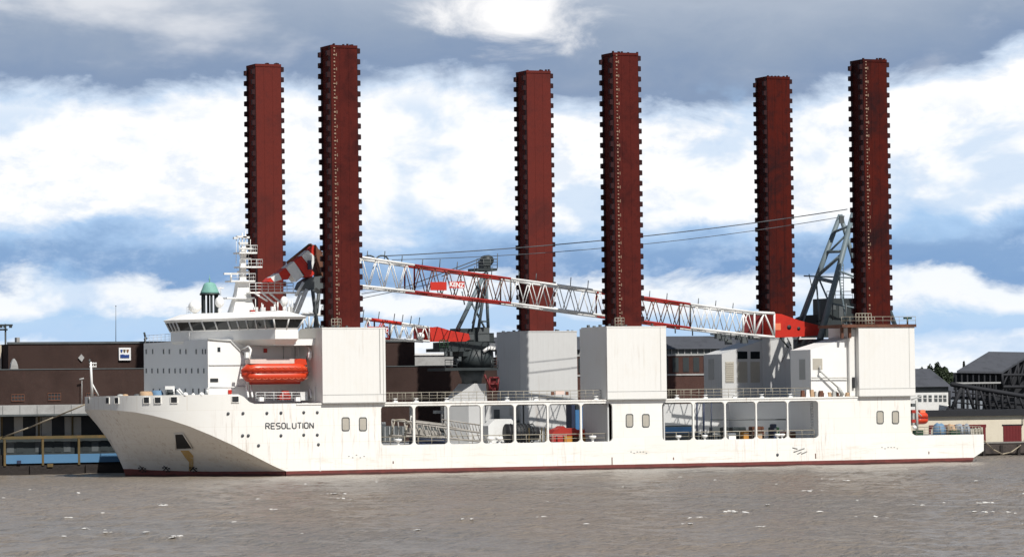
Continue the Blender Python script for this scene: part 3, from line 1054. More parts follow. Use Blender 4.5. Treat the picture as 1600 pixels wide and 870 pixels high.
# ---- deckhouse and bridge
def build_deckhouse():
    yN, yF = 6.85, 33.7
    x0, xe = 16.7, BX[0] + .3
    b = MB()
    b.box(20.0, xe, 8.6, yF, 9.3, 17.85)             # main block
    xa, xb_ = on(360, 530, Y=yN).x, on(386, 562, Y=yN).x
    zt, zb = 17.80, on(386, 562, Y=yN).z
    b.prism([(x0, 9.3), (xb_, 9.3), (xb_, zb), (xa, zt), (x0, zt)], yN, yF - .01)
    o = b.build('deckhouse', HOUSE, ship)
    e = MB()
    p, q = on(360, 534, Y=yN), on(386, 563, Y=yN)
    e.tube((x0, yN - .05, zt + .02), (p.x, yN - .05, p.z + .1), .13, 5)
    e.tube((p.x, yN - .05, p.z + .1), (q.x + .3, yN - .05, q.z), .11, 5)
    a, c = on(326, 570.5, Y=yN), on(385, 570.5, Y=yN)
    e.box(a.x, c.x, yN - .09, yN + .01, a.z - .04, a.z + .05)
    a, c = on(326, 604, Y=yN), on(385, 604, Y=yN)
    e.box(a.x, c.x, yN - .12, yN + .01, a.z - .05, a.z + .05)
    e.build('edge_trim', FRAME, o, kind='stuff')
    pp = MB()
    A = [on(323.5, 616, Y=5.6), on(323.5, 608, Y=5.6), on(327, 604.5, Y=5.6), on(384, 604.5, Y=5.6)]
    pp.path(A, .11, 6)
    pp.build('vent_pipe', CWHITE, o)
    # windows of the front wall, seen at a shallow angle
    wm = MB()
    wm.box(-.03, .05, -.30, .30, -.32, .32, 0)
    for s in (-1, 1):
        wm.box(-.06, .05, s * .30, s * .37, -.39, .39, 1)
        wm.box(-.06, .05, -.30, .30, s * .32, s * .39, 1)
    wd = wm.data('window', [CMID, HOUSE])
    for row, xs_ in ((549, (229, 239, 256, 265, 282, 291, 307, 317, 321.5)), (579, (229, 238, 247, 256, 265, 274, 282, 291, 300, 310, 319)), (610.5, (240, 250, 262, 275, 290, 302, 311, 320))):
        for px in xs_:
            p = on(px, row, X=x0)
            if yN + .6 < p.y < yF - .5:
                link('window', wd, o, matrix=Matrix.Translation(p))
    nw = MB()
    nw.box(-.2, .2, -.03, .05, -.3, .3)
    nd = nw.data('window', [GLASS])
    p = on(342, 546, Y=yN)
    link('window', nd, o, matrix=Matrix.Translation(p))
    v = MB().boxpx(328.5, 591, 341, 596.5, yN - .05, yN + .03)
    v.build('ventilation_grille', DARK, o)
    for px, py, Y in ((359.5, 612, yN), (415, 547.5, 8.6)):
        MB().boxpx(px - 2.5, py - 3.2, px + 2.5, py + 3.2, Y - .2, Y + .02).build('fire_box', CRED, o)
    # rails on the roof front and life-raft deck
    rail_mb([(x0 + .2, yF - .2, 17.85), (x0 + .2, yN + 8, 17.85)], 1.0, 1.7, .022).build('railing', CWHITE, o)
    # door and pipes on the recessed wall
    MB().boxpx(455, 536, 465.5, 556, 8.55, 8.65).build('door', CWHITE, o)
    f = MB()
    for px in (443, 461):
        f.tube(on(px, 536, Y=8.4), on(px, 562, Y=8.4), .06, 5)
    f.tube(on(392, 561, Y=8.3), on(468, 561, Y=8.3), .05, 5)
    f.build('wall_pipe', FRAME, o)
    # bridge
    plan = [(27.02, .8), (23.84, .8), (20.67, 9.0), (16.35, 17.0), (16.35, 21.0), (21.7, 29.0), (25.0, 37.2), (27.02, 37.2)]
    zs0, zw0, zw1 = 17.72, 19.02, 20.32
    cx, cy = 27.0, 19.0

    def ring(z, out, pl=plan):
        r = []
        n = len(pl)
        for i, (x, y) in enumerate(pl):
            a, c = Vector(pl[i - 1]), Vector(pl[(i + 1) % n])
            p = Vector((x, y))
            n1 = Vector(((p - a).y, -(p - a).x)).normalized()
            n2 = Vector(((c - p).y, -(c - p).x)).normalized()
            nn = (n1 + n2).normalized()
            k = out / max(.5, nn.dot(n1))
            r.append((x - nn.x * k * SG, y - nn.y * k * SG, z))
        return r
    SG = 1
    t0 = ring(0, 1.0)
    if (Vector(t0[3][:2]) - Vector((27, 19))).length < (Vector(plan[3]) - Vector((27, 19))).length:
        SG = -1
    bb = MB()
    soff = [(27.02, 2.6), (24.5, 2.6), (21.8, 9.6), (17.2, 17.4), (17.2, 20.6), (21.8, 28.4), (24.5, 35.4), (27.02, 35.4)]
    bb.loft([[(x, y, 17.15 if 0 else 17.0) for x, y in soff], ring(zs0, 0), ring(zw0, .0)][::1])
    bb.box(24.4, xe, 2.7, 35.3, 16.9, 17.72)
    br = bb.build('bridge', HOUSE, ship)
    # sill ring, leaning panes, mullions, eaves and roof
    lean = .62
    g = MB()
    g.loft([ring(zw0, -.12), ring(zw1, lean - .12)])
    g.build('bridge_core', DARK, br)

    def wall_pts(i, f, z):
        k = (z - zw0) / (zw1 - zw0)
        R = ring(z, lean * k)
        a, c = Vector(R[i]), Vector(R[(i + 1) % len(R)])
        return a.lerp(c, f)
    div = {0: 2, 1: 5, 2: 4, 3: 3, 4: 4, 5: 5, 6: 2}
    za, zb2 = zw0 + .12, zw1 - .08
    for i, n in div.items():
        for j in range(n):
            f0, f1 = (j + .09) / n, (j + .91) / n
            q = [wall_pts(i, f0, za), wall_pts(i, f1, za), wall_pts(i, f1, zb2), wall_pts(i, f0, zb2)]
            pm_ = MB()
            ctr = sum(q, Vector()) / 4
            nrm = (q[1] - q[0]).cross(q[3] - q[0]).normalized()
            if nrm.dot(ctr - Vector((27, 19, 19))) < 0:
                nrm = -nrm
            pm_.loft([[p - nrm * .10 for p in q], [p - nrm * .03 for p in q]])
            pm_.build('window_pane', GLASS, br)
        for j in range(n + 1):
            f = j / n
            a, c = wall_pts(i, f, zw0), wall_pts(i, f, zw1)
            if j < n or i == 6:
                mm_ = MB()
                mm_.tube(a, c, .12, 5)
                mm_.build('mullion', CWHITE, br)
    s = MB()
    s.loft([ring(zw0 - .02, .03), ring(zw0 + .12, .1)])
    s.loft([ring(zw1 - .08, lean + .02), ring(zw1 + .06, lean + .12)])
    s.build('window_band_frame', HOUSE, br)
    rf = MB()
    rf.loft([ring(zw1 + .062, lean + .14), ring(zw1 + .26, lean + .30), ring(zw1 + 1.06, -1.25), ring(zw1 + 1.12, -2.4)])
    rf.build('roof', HOUSE, br)
    # searchlights, horns and lockers on the roof
    r = MB()
    random.seed(3)
    for i in range(16):
        px = random.uniform(395, 462)
        p = on(px, 490, Y=random.uniform(5, 12))
        hgt = random.uniform(.5, 1.8)
        r.tube((p.x, p.y, 21.3), (p.x, p.y, 21.4 + hgt), random.uniform(.04, .12), 5)
        if i % 3 == 0:
            r.box(p.x - .3, p.x + .3, p.y - .2, p.y + .2, 21.3, 21.3 + random.uniform(.4, .9))
    r.build('roof_antenna', CWHITE, br, kind='stuff')
    MB().boxpx(392, 484, 399, 489, 8, 8.6).build('roof_locker', MACHRED, br)
    rail_mb([(18.5, 17.5, 21.45), (18.5, 20.5, 21.45), (22.8, 28.5, 21.45)], .9, 1.4, .022).build('railing', CWHITE, br)


build_deckhouse()


def build_mast():
    Y = 19.0
    b = MB()
    base = on(375, 494, Y=Y)
    def at(px, py):
        return on(px, py, Y=Y)
    prof = [(496, 17.5), (486, 16.2), (467, 11.5), (455, 9.5), (441, 8.2), (438, 4.6), (405, 3.7), (385, 3.0)]
    rings = []
    for py, hw in prof:
        c = at(377 + (494 - py) * .03, py)
        w = hw * .095
        rings.append([(c.x - w, Y - w * .8, c.z), (c.x + w, Y - w * .8, c.z), (c.x + w, Y + w * .8, c.z), (c.x - w, Y + w * .8, c.z)])
    b.loft(rings)
    m = b.build('mast', HOUSE, ship)
    for py, x0, x1 in ((466, 350, 393), (439.5, 356, 394), (417.5, 370, 405), (395.5, 369, 397)):
        p = MB()
        a, c = at(x0, py), at(x1, py)
        p.box(a.x, c.x, Y - 1.3, Y + 1.2, a.z - .1, a.z + .1)
        o = p.build('platform', HOUSE, m)
        if py < 460:
            rail_mb([(a.x, Y - 1.3, a.z), (c.x, Y - 1.3, a.z), (c.x, Y + 1.2, a.z)], 1.0, .9, .035, 2).build('railing', CWHITE, m)
    top = MB()
    for px, py0, py1, r in ((378.5, 388, 364, .10), (383.5, 392, 360, .07), (374, 400, 371, .05), (369, 412, 372, .04), (391, 395, 374, .05), (388, 417, 393, .05)):
        top.tube(at(px, py0), at(px + .3, py1), r, 5)
    for px, py, w in ((377, 370, .7), (384, 371, .45), (368, 372, .3), (380, 380, .6), (384, 404, .7), (380, 425, .8)):
        c = at(px, py)
        top.box(c.x - w, c.x + w, Y - .25, Y + .25, c.z - .13, c.z + .13)
    top.build('mast_antenna', CWHITE, m)
    for px, py, w in ((358, 428, 1.0), (381, 389, .9)):
        ra = MB()
        c = at(px, py)
        ra.box(c.x - w, c.x + w, Y - .9, Y - .6, c.z - .13, c.z + .13)
        ra.tube((c.x, Y - .75, c.z), (c.x, Y - .75, c.z - .9), .14, 6)
        ra.build('radar_scanner', CWHITE, m)
    # catwalk from the mast to the boom rest
    w = MB()
    a, c = on(386, 457, Y=18), on(476, 457, Y=18)
    w.box(a.x, c.x, 17.0, 19.0, a.z - .12, a.z + .06)
    for (x0, y0), (x1, y1) in (((410, 458), (434, 478)), ((421, 458), (443, 476)), ((398, 458), (418, 470))):
        w.tube(on(x0, y0, Y=17.2), on(x1, y1, Y=17.2), .14, 5)
    cw = w.build('catwalk', HOUSE, ship)
    rail_mb([(a.x, 17.0, a.z), (c.x - 2.0, 17.0, a.z)], 1.25, .85, .045, 3).build('railing', CWHITE, cw)
    # crutch that carries the boom head
    r = MB()
    Yb = 16.0
    P = lambda x, y, dy=0: on(x, y, Y=Yb + dy)
    sad = [P(465, 452), P(470, 441), P(480, 434), (P(500, 431)), (P(503, 446)), (P(501, 458)), (P(488, 450)), (P(476, 455))]
    r.prism([(v.x, v.z) for v in sad], Yb - 1.5, Yb + 1.5)
    br = r.build('boom_rest', CMID, ship)
    for (x0, y0, x1, y1, dy, rr) in ((479, 452, 462, 494, -1.4, .30), (488, 450, 496, 512, -1.4, .26), (499, 450, 492, 512, 1.4, .24), (474, 441, 462, 462, -1.6, .2), (470, 456, 455, 494, -1.5, .2)):
        MB().tube(P(x0, y0, dy), P(x1, y1, dy), rr, 6).build('rest_leg', CWHITE if x0 < 480 else CMID, br)
    MB().tube(P(470, 492, -1.4), P(503, 492, -1.4), .16, 5).tube(P(462, 460, -1.5), P(477, 460, -1.5), .13, 5).build('rest_brace', CWHITE, br)
    # satellite domes on the bridge roof
    for px, py, Y, r_, sz in ((304.5, 479, 21.0, .88, .95), (343, 472, 15.5, .62, 1.2), (444, 471, 10, .5, 1.4)):
        c = on(px, py, Y=Y)
        d = MB().ball(c, r_, 18, 10, sz=sz)
        dm = d.build('satellite_dome', HOUSE, ship)
        MB().tube((c.x, c.y, 21.2), (c.x, c.y, c.z - r_ * .8), .22, 8).build('dome_pedestal', HOUSE, dm)
    # stub antenna beside the second dome
    MB().path([on(345, 462, Y=15.4), on(345, 448, Y=15.4)], .05).boxpx(341, 449, 350, 451, 15.3, 15.5).build('radar_scanner', CWHITE, ship)


build_mast()


# ---- houses at the crane base, aft
def build_stern_houses():
    for near in (True, False):
        if near:
            yc, ye = 1.5, 7.5
            xa, xb = 102.3, BX[2] + .15
            b = MB()
            b.prism([(xa, 9.35), (xb, 9.35), (xb, 17.7), (xa, 15.86)], yc, ye)
            o = b.build('crane_base_house', HOUSE, ship, label='white wedge-roofed house in front of the near stern leg')
            MB().boxpx(1270, 560, 1285, 577, yc - .04, yc + .02).build('louvre_door', PANEL, o)
            c = on(1255.5, 577, X=xa)
            d = MB()
            d.box(xa - .05, xa + .02, c.y - .5, c.y + 1.2, c.z - 1.4, c.z + 1.4)
            d.build('louvre_door', FRAME, o)
            # corner strip beside the jack house
            MB().box(BX[2] - 1.0, BX[2] - .01, .9, 1.49, 9.40, ZT - .4).build('corner_strip', BOXW, o)
            # small stores derrick folded against the wall
            s = MB()
            s.tube(on(1281, 579, Y=1.0), on(1310, 606, Y=.9), .12, 5)
            s.tube(on(1268, 590, Y=1.2), on(1325, 590, Y=1.2), .07, 5)
            s.tube(on(1310, 606, Y=.9), on(1317, 617, Y=.9), .25, 6)
            s.tube(on(1281, 571, Y=1.2), on(1281, 582, Y=1.2), .10, 5)
            s.build('stores_derrick', FRAME, o)
            MB().boxpx(1333, 589, 1336, 606, .6, .9).build('locker', DARK, o)
        else:
            yc, ye = 29.3, 35.2
            xa, xb = 102.53, BX[2] + .15
            b = MB()
            b.prism([(xa, ZM), (xb, ZM), (xb, 17.7), (xa, 15.7)], yc, ye)
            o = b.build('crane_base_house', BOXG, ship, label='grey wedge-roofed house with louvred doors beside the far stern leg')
            for x0, x1 in ((1133.3, 1147.2), (1152.4, 1168), (1172.8, 1187.6)):
                d = MB().boxpx(x0, 565, x1, 597, yc - .07, yc + .02)
                dd = d.build('louvre_door', PANEL, o)
                l = MB()
                for k in range(9):
                    l.boxpx(x0 + 1.2, 566.5 + k * 3.4, x1 - 1.2, 568.3 + k * 3.4, yc - .12, yc - .075)
                l.build('louvre', PANEL, dd)
            for x0, x1 in ((1152.4, 1167.8), (1172.8, 1187.4)):
                w = MB().boxpx(x0, 549, x1, 560.4, yc - .06, yc + .02)
                MB_ = w.build('window', GLASS, o)
            c = on(1110, 577, X=xa)
            d = MB()
            d.box(xa - .05, xa + .02, c.y - 1.2, c.y + .6, c.z - 1.5, c.z + 1.5)
            d.build('door', FRAME, o)
    # rusty-edged gallery round the stern jack house
    g = MB()
    x = BX[2]
    g.box(x - 2.6, x + BS + .25, -.12, 0.45, ZT - .12, ZT + .28)
    g.box(x - 2.6, x - .05, .45, 7.0, ZT - .12, ZT + .28)
    o = g.build('gallery', RUSTED, ship)
    rail_mb([(x - 2.6, 0, ZT + .28), (x + BS + .2, 0, ZT + .28)], 1.05, 1.25, .03, 2).build('railing', RAIL, o)
    rail_mb([(x - .4, -.05, ZT + .28), (x + 2.0, -.05, ZT + .28)], 1.5, .5, .05, 3).build('ladder_cage', RAIL, o)
    b = MB()
    for dx in (-2.4, -1.2):
        b.box(x + dx, x + dx + .35, .5, .9, 17.4, ZT - .13)
    b.build('gallery_post', RUSTED, o)
    f = on(1418, 505, Y=.3)
    MB().tube((f.x, .3, ZT + .28), (f.x, .3, ZT + 1.0), .12, 6).box(f.x - .55, f.x + .6, .1, .5, ZT + 1.0, ZT + 1.25).build('floodlight', GREEN, o)


build_stern_houses()


def build_ship_fittings():
    # side-deck rails between the jack houses
    spans = [(BX[0] + BS + .1, BX[1] - .1), (BX[1] + BS + .1, 102.2), (102.4, BX[2] - 1.2)]
    for a, c in spans:
        rail_mb([(a, 1.9, 9.36), (c, 1.9, 9.36)], 1.25, 1.15, .035, 3).build('railing', RAIL, ship)
        rail_mb([(a, 36.1, 9.36), (c, 36.1, 9.36)], 1.25, 1.5, .03, 2).build('railing', RAIL, ship)
    # white mushroom vents along the side deck
    vm = MB()
    vm.box(-.28, .28, -.2, .2, 0, .18)
    vm.tube((0, 0, .1), (0, 0, .42), .16, 8)
    vm.tube((0, 0, .40), (0, 0, .50), .32, 8)
    vd = vm.data('deck_vent', HOUSE)
    for px in (617.5, 650, 697.5, 792, 837, 931, 1057.5, 1102, 1147.5, 1190, 1234.5):
        p = on(px, 620, Y=1.3)
        link('deck_vent', vd, ship, matrix=Matrix.Translation((p.x, 1.3, 9.34)))
    # deep-edged roof beams along the opening heads and low rails in the openings
    for x0, x1 in ((38.0, 71.0), (79.6, 102.6)):
        rail_mb([(x0, 1.3, ZM), (x1, 1.3, ZM)], 1.15, 1.9, .045, 2).build('railing', RAIL, ship)
        MB().box(x0, x1, 1.7, 2.0, 8.72, 9.04).build('deck_beam', GREYW, ship)
    # white twin-horn fairleads on the main deck
    fm = MB()
    fm.lathe((0, 0, 0), [(.30, 0), (.22, .15), (.2, .5), (.52, .62), (.62, .95), (.5, 1.05), (.02, 1.06)], 10)
    fd = fm.data('mooring_bollard', HOUSE)
    for px in (622, 766, 780, 926, 1060, 1101, 1215, 1222):
        p = on(px, 685, Y=1.0)
        link('mooring_bollard', fd, ship, matrix=Matrix.Translation((p.x, 1.0, ZM)) @ Matrix.Scale(.85 if px < 1000 else .7, 4))
    # life-ring boxes on the rail amidships and machinery along the rail aft
    for a, c, y0 in ((861.5, 866, 611.5), (868, 882, 610.5), (884, 888.5, 611.5)):
        MB().boxpx(a, y0, c, y0 + 5.5, 1.70, 1.84).build('life_ring_box', RUSTED if a != 868 else PINKW, ship)
    random.seed(5)
    for px in range(1252, 1332, 7):
        w, hgt = random.uniform(3, 7), random.uniform(4, 10)
        bb = MB()
        p0, p1 = on(px, 618 - hgt, Y=1.1), on(px + w, 617, Y=1.1)
        z0 = 9.345
        bb.loft([[(p0.x, 1.0, z0), (p1.x, 1.0, z0), (p1.x, 1.4, z0), (p0.x, 1.4, z0)], [(p0.x + .05, 1.0, p0.z), (p1.x - .1, 1.0, p0.z), (p1.x - .1, 1.35, p0.z), (p0.x + .05, 1.35, p0.z)]])
        bb.build('deck_winch_gear', (TAN, FRAME, RUSTED, HOUSE)[px // 7 % 4], ship)
    # vertical ladder in the last opening
    l = MB()
    for px in (1266.5, 1277.5):
        l.tube(on(px, 630, Y=3), on(px, 684, Y=3), .07, 4)
    for k in range(13):
        l.tube(on(1266.5, 630 + k * 4.2, Y=3), on(1277.5, 630 + k * 4.2, Y=3), .09, 4)
    l.build('ladder', CWHITE, ship)
    for px, r in ((1099.5, .14), (1089, .12), (1082, .1), (1111.5, .07)):
        MB().tube(on(px, 626, Y=6), on(px, 688, Y=6), r, 6).build('stanchion_pipe', NAVY, ship)
    # cross walk rail seen through the after openings
    MB().tube(on(1110, 655, Y=9), on(1232, 655, Y=9), .09, 5).tube(on(1110, 655, Y=9), on(1110, 684, Y=9), .07, 5).build('cable_tray', CMID, ship)
    # plated walls behind the after openings (far side house front and cross bulkhead)
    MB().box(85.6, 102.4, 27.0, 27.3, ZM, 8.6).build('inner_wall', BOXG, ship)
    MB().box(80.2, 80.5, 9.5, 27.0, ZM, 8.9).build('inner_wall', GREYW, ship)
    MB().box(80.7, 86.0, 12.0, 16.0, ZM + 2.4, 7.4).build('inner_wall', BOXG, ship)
    # white store room beside the far jack house, with a window and a ledge
    s = MB()
    s.box(63.6, BX[1] - .05, 30.2, 36.0, ZM, 8.9)
    o = s.build('store_room', BOXG, ship)
    MB().boxpx(772, 639.5, 781, 655.5, 30.1, 30.22).build('window', CMID, o)
    MB().boxpx(797, 637, 812, 648.5, 30.1, 30.22).build('window', FRAME, o)
    MB().boxpx(772, 657, 821, 659.5, 29.6, 30.2).build('ledge', CMID, o)
    # white tank with a rounded top
    t = MB()
    c = on(773, 668, Y=14)
    t.loft([[(c.x - 1.8, y, ZM), (c.x + 2.6, y, ZM), (c.x + 2.6, y, 6.0), (c.x + 1.6, y, 6.9), (c.x - .8, y, 6.9), (c.x - 1.8, y, 6.0)] for y in (14, 12)])
    t.build('deck_tank', CWHITE, ship)
    # gratings and lockers on the far side of the fore openings
    w = MB()
    w.box(38.0, 52.0, 33.5, 33.8, ZM, 6.6)
    w.box(41.5, 41.9, 32.5, 33.4, 6.6, 9.0)
    w.box(45.6, 46.6, 31, 33.4, 6.6, 9.0)
    w.boxpx(681, 641, 698, 645.5, 30, 31)
    w.build('inner_wall', GREYW, ship)
    # foremast at the bow
    p = MB()
    b0, b1 = on(144, 620, Y=16), on(141.8, 565, Y=16)
    p.tube(b0, b1, .20, 8, .14)
    o = p.build('foremast', CWHITE, ship)
    q = MB()
    q.tube(on(143.8, 599, Y=16), on(154, 618, Y=16), .10, 5)
    q.boxpx(140, 566.5, 151, 568, 15.9, 16.1)
    q.boxpx(140, 571.5, 151, 573, 15.9, 16.1)
    for px in (146, 150):
        q.tube(on(px, 566, Y=16), on(px, 574, Y=16), .05, 4)
    q.build('mast_bracket', CWHITE, o)
    MB().tube(on(140.3, 567, Y=16), on(140, 561, Y=16), .12, 6).build('mast_lamp', CMID, o)
    # white lumps along the forecastle bulwark: rollers
    rm = MB().ball((0, 0, 0), .33, 10, 6)
    rd = rm.data('bulwark_roller', HOUSE)
    for px, s in ((291.5, 1.05), (303.5, .7), (317, 1.0)):
        for t in np.linspace(.02, 1.5, 400):
            x, y = bow_plan(t)
            if on(px, 616, Y=y).x >= x:
                break
        link('bulwark_roller', rd, ship, matrix=Matrix.Translation((x, y + .3, 10.62)) @ Matrix.Scale(s, 4))
    # davits for the lifeboat
    for px, aft in ((386, 0), (484, 1)):
        d = MB()
        Y = 5.2
        if aft:
            pts = [on(470, 540, Y=7), on(480, 540, Y=Y), on(484, 546, Y=3.6), on(484, 562, Y=3.5)]
        else:
            pts = [on(378, 546, Y=7), on(388, 541, Y=Y), on(392, 546, Y=3.6), on(389, 562, Y=3.5)]
        d.path(pts, .13, 6)
        for k, dx in enumerate((0, 6.5)):
            d.tube(on(px + dx - 1, 600, Y=5.6), on(px + dx + 2, 620, Y=3.2), .13, 6)
        d.boxpx(px - 2, 550, px + 3, 559, 3.2, 3.8)
        d.tube(on(px + 1, 560, Y=6.2), on(px + 1, 612, Y=6.2), .16, 6)
        d.build('davit', HOUSE, ship)
    # boat-deck rails, winch and posts under the boat
    rail_mb([on(400, 626, Y=2) + Vector((0, 0, 0)), on(470, 626, Y=2)], 1.1, 1.2, .04, 3).build('railing', CWHITE, ship)
    w = MB()
    w.tube(on(440, 616, Y=4), on(450, 616, Y=4), .55, 10)
    w.boxpx(437, 616, 454, 624, 3.6, 4.6)
    w.build('boat_winch', MACHRED, ship)
    for px in (409, 466):
        MB().boxpx(px - 3.5, 620, px + 3.5, 626.5, .75, 1.4).build('bulwark_post', HOUSE, ship)
    MB().boxpx(470, 612, 481, 625, 4.2, 5.2).build('locker', CWHITE, ship)
    f = MB()
    for px in (497, 492):
        f.tube(on(px, 604, Y=2.4), on(px, 626, Y=2.4), .09, 5)
    f.build('stanchion_pipe', CWHITE, ship)
    # stern rails, gallows and lamp
    rail_mb([(118.4, .8, 3.84), (128.6, .8, 3.84)], 1.15, 1.3, .035, 3).build('railing', RAIL, ship)
    for px in (1524, 1529, 1534):
        MB().tube(on(px, 667, Y=1.0), on(px, 680, Y=1.0), .14, 6).build('rail_post', RAIL, ship)
    g = MB()
    g.tube(on(1432, 625, Y=3), on(1433, 680, Y=3), .2, 6)
    g.boxpx(1426, 645, 1433, 664, 3.2, 4.5)
    g.tube(on(1424, 624, Y=3), on(1440, 618, Y=3), .09, 5)
    g.tube(on(1430, 640, Y=3), on(1440, 650, Y=3), .1, 5)
    g.build('stern_gallows', FRAME, ship)
    for py in (630, 640, 655):
        MB().boxpx(1425, py, 1431, py + 5, 2.4, 3.0).build('life_ring_box', MACHRED if py != 630 else CMID, ship)
    MB().ball(on(1429, 667.5, Y=1.6), .3, 12, 8).build('white_float', HOUSE, ship)


build_ship_fittings()


# ------------------------------------------------------------------ CRANES
def lattice(parent, name, prof_t, prof_b, x0, x1, Yc, hw, nb, mc, mb_, chord_r, brace_r, double=True):
    """one boom section between photo columns x0..x1: four chords and zig-zag braces on all sides"""
    def pt(px, top, side):
        py = np.interp(px, *zip(*(prof_t if top else prof_b)))
        p = on(px, py, Y=Yc)
        return Vector((p.x, Yc + side * hw, p.z))
    root = None
    c = MB()
    c.tube(pt(x0, 1, -1), pt(x1, 1, -1), chord_r, 6)
    root = c.build(name, mc, parent)
    for top, side in ((1, 1), (0, -1), (0, 1)):
        MB().tube(pt(x0, top, side), pt(x1, top, side), chord_r, 6).build('chord', mc, root)
    # braces
    for side in (-1, 1):
        for i in range(nb):
            a, b_ = x0 + (x1 - x0) * i / nb, x0 + (x1 - x0) * (i + 1) / nb
            mid = (a + b_) / 2
            if side > 0:
                t = (a, 1), (mid, 0), (b_, 1)
            else:
                t = (a, 0), (mid, 1), (b_, 0)
            for (p, q) in (t[:2], t[1:]):
                MB().tube(pt(p[0], p[1], side), pt(q[0], q[1], side), brace_r, 4).build('brace', mb_, root)
    for top in (0, 1):
        for i in range(nb):
            a, b_ = x0 + (x1 - x0) * i / nb, x0 + (x1 - x0) * (i + 1) / nb
            s = 1 if i % 2 else -1
            MB().tube(pt(a, top, s), pt(b_, top, -s), brace_r * .8, 4).build('cross_brace', mb_, root)
    for xx in (x0, x1):
        for side in (-1, 1):
            MB().tube(pt(xx, 0, side), pt(xx, 1, side), chord_r * .7, 5).build('end_frame', mc, root)
    return root, pt


def build_main_crane():
    Y = 16.0
    foot = on(1276, 518, Y=Y)
    cr = thing('main_crane', 'large grey A-frame crane at the stern with long red-and-white lattice boom lying forward', 'crane', (113, Y, ZD))
    T = [(500, 394), (565, 403), (640, 415), (790, 436), (870, 446.5), (940, 456.5), (1003, 466), (1080, 477), (1170, 488.5), (1201, 490)]
    B = [(500, 441), (565, 447), (640, 456), (700, 463), (790, 474), (870, 484), (940, 494), (1003, 503), (1080, 514), (1170, 524), (1201, 527)]
    secs = [(500, 640, 6, CWHITE, CWHITE), (640, 790, 7, CREDL, RUSTED), (790, 940, 7, CWHITE, CWHITE), (940, 1070, 6, CREDL, RUSTED), (1070, 1170, 5, CWHITE, CWHITE)]
    for x0, x1, nb, mc, mb_ in secs:
        root, pt = lattice(cr, 'boom_section', T, B, x0, x1, Y, 1.75, nb, mc, mb_, .18, .072)
        root['label'] = ('red' if mc is CREDL else 'white') + ' lattice section of the long boom'
        n = int((x1 - x0) / 27)
        for i in range(n):
            px = x0 + 12 + i * 27
            a = pt(px, 1, -1)
            MB().tube(a, a + Vector((.12, 0, random.uniform(.9, 1.3))), .065, 4).build('stanchion', CMID, root)
    # walkway grating along the lower chords of the boom
    # white end frame into the solid red foot
    root, pt = lattice(cr, 'boom_section', T, B, 1170, 1201, Y, 1.75, 1, CWHITE, CWHITE, .22, .13)
    root['label'] = 'short white end frame joining the boom to its red foot'
    pl = MB()
    a, b_ = pt(1171, 0, 1), pt(1200, 1, 1)
    pl.box(a.x, b_.x, Y + 1.70, Y + 1.74, a.z, b_.z)
    pl.build('back_plate', DOORRED, root)
    f = MB()
    outl = [xz(1200.7, 490, Y), xz(1212, 491, Y), xz(1240, 501, Y), xz(1268, 508, Y), xz(1277, 512, Y), xz(1278, 520, Y), xz(1272, 524, Y), xz(1235, 526.5, Y), xz(1200.7, 527.5, Y)]
    f.prism(outl, Y - 1.8, Y - 1.3)
    f.prism(outl, Y + 1.3, Y + 1.8)
    f.prism([xz(1201, 491, Y), xz(1240, 502, Y), xz(1240, 525, Y), xz(1201, 527, Y)], Y - 1.3, Y + 1.3)
    fo = f.build('boom_foot', CRED, cr)
    MB().boxpx(1210, 505, 1220, 515.5, Y - 1.84, Y - 1.78).build('notice_plate', ORANGEP, fo)
    for px, py, r in ((1233, 511, .33), (1248, 513, .26)):
        c = on(px, py, Y=Y - 1.82)
        MB().tube((c.x, Y - 1.86, c.z), (c.x, Y - 1.75, c.z), r, 12).build('lightening_hole', DARK, fo)
    # name boards
    for x0, y0, x1, y1, word in ((672.5, 440.5, 698, 453.5, None), (702, 439.5, 726, 450, 'KENZ')):
        ss = MB().boxpx(x0, y0, x1, y1, Y - 2.02, Y - 1.95)
        so_ = ss.build('name_board', CRED, cr, label='red board with white lettering on the boom' if word else 'plain red board on the boom')
        if word:
            c = on((x0 + x1) / 2, (y0 + y1) / 2, Y=Y - 2.03)
            me = text_mesh(word, .86, SIGNW, .95, .03, .006)
            link('lettering', me, so_, matrix=Matrix.Translation(c) @ Matrix.Rotation(math.radians(5.5), 4, 'Y'))
    # sheaves on the boom near the head
    sh = MB()
    for px in (577, 597):
        for k in range(7):
            a0, a1 = math.pi * k / 7, math.pi * (k + 1) / 7
            for dy in (-.9, .6):
                c = on(px, 408, Y=Y + dy)
                sh.tube((c.x + .95 * math.cos(a0), Y + dy, c.z + .75 * math.sin(a0)), (c.x + .95 * math.cos(a1), Y + dy, c.z + .75 * math.sin(a1)), .11, 4)
    sh.build('sheave_block', CMID, cr)
    # boom head and the folded striped fly jib
    hd = MB()
    hd.prism([xz(487, 383, Y), xz(497, 399, Y), xz(504, 404, Y), xz(504, 436, Y), xz(497, 432, Y), xz(488, 400, Y)], Y - 1.6, Y + 1.6)
    hd.build('boom_head', RUSTED, cr)
    segs = [([(413, 440), (419, 434), (424, 441)], CRED), ([(419, 434.5), (431.5, 427), (436.5, 437), (425, 441)], CWHITE), ([(431.8, 427), (442.5, 418.8), (450, 429.5), (446, 437), (437, 437.5)], CRED),
            ([(442.8, 418.8), (455, 408.8), (472, 430.5), (459, 440.5), (450, 429)], CWHITE), ([(455.3, 408.6), (467, 400.5), (487, 427), (483, 434), (472, 433.5)], CRED),
            ([(467.3, 400.3), (477, 391.5), (489, 402), (484, 421)], CWHITE), ([(478, 391), (486, 383), (495, 399), (489, 403)], CRED)]
    for poly, m_ in segs:
        MB().prism([xz(x, y, Y) for x, y in poly], Y - 1.0, Y + 1.0).build('jib_segment', m_, cr)
    e = MB()
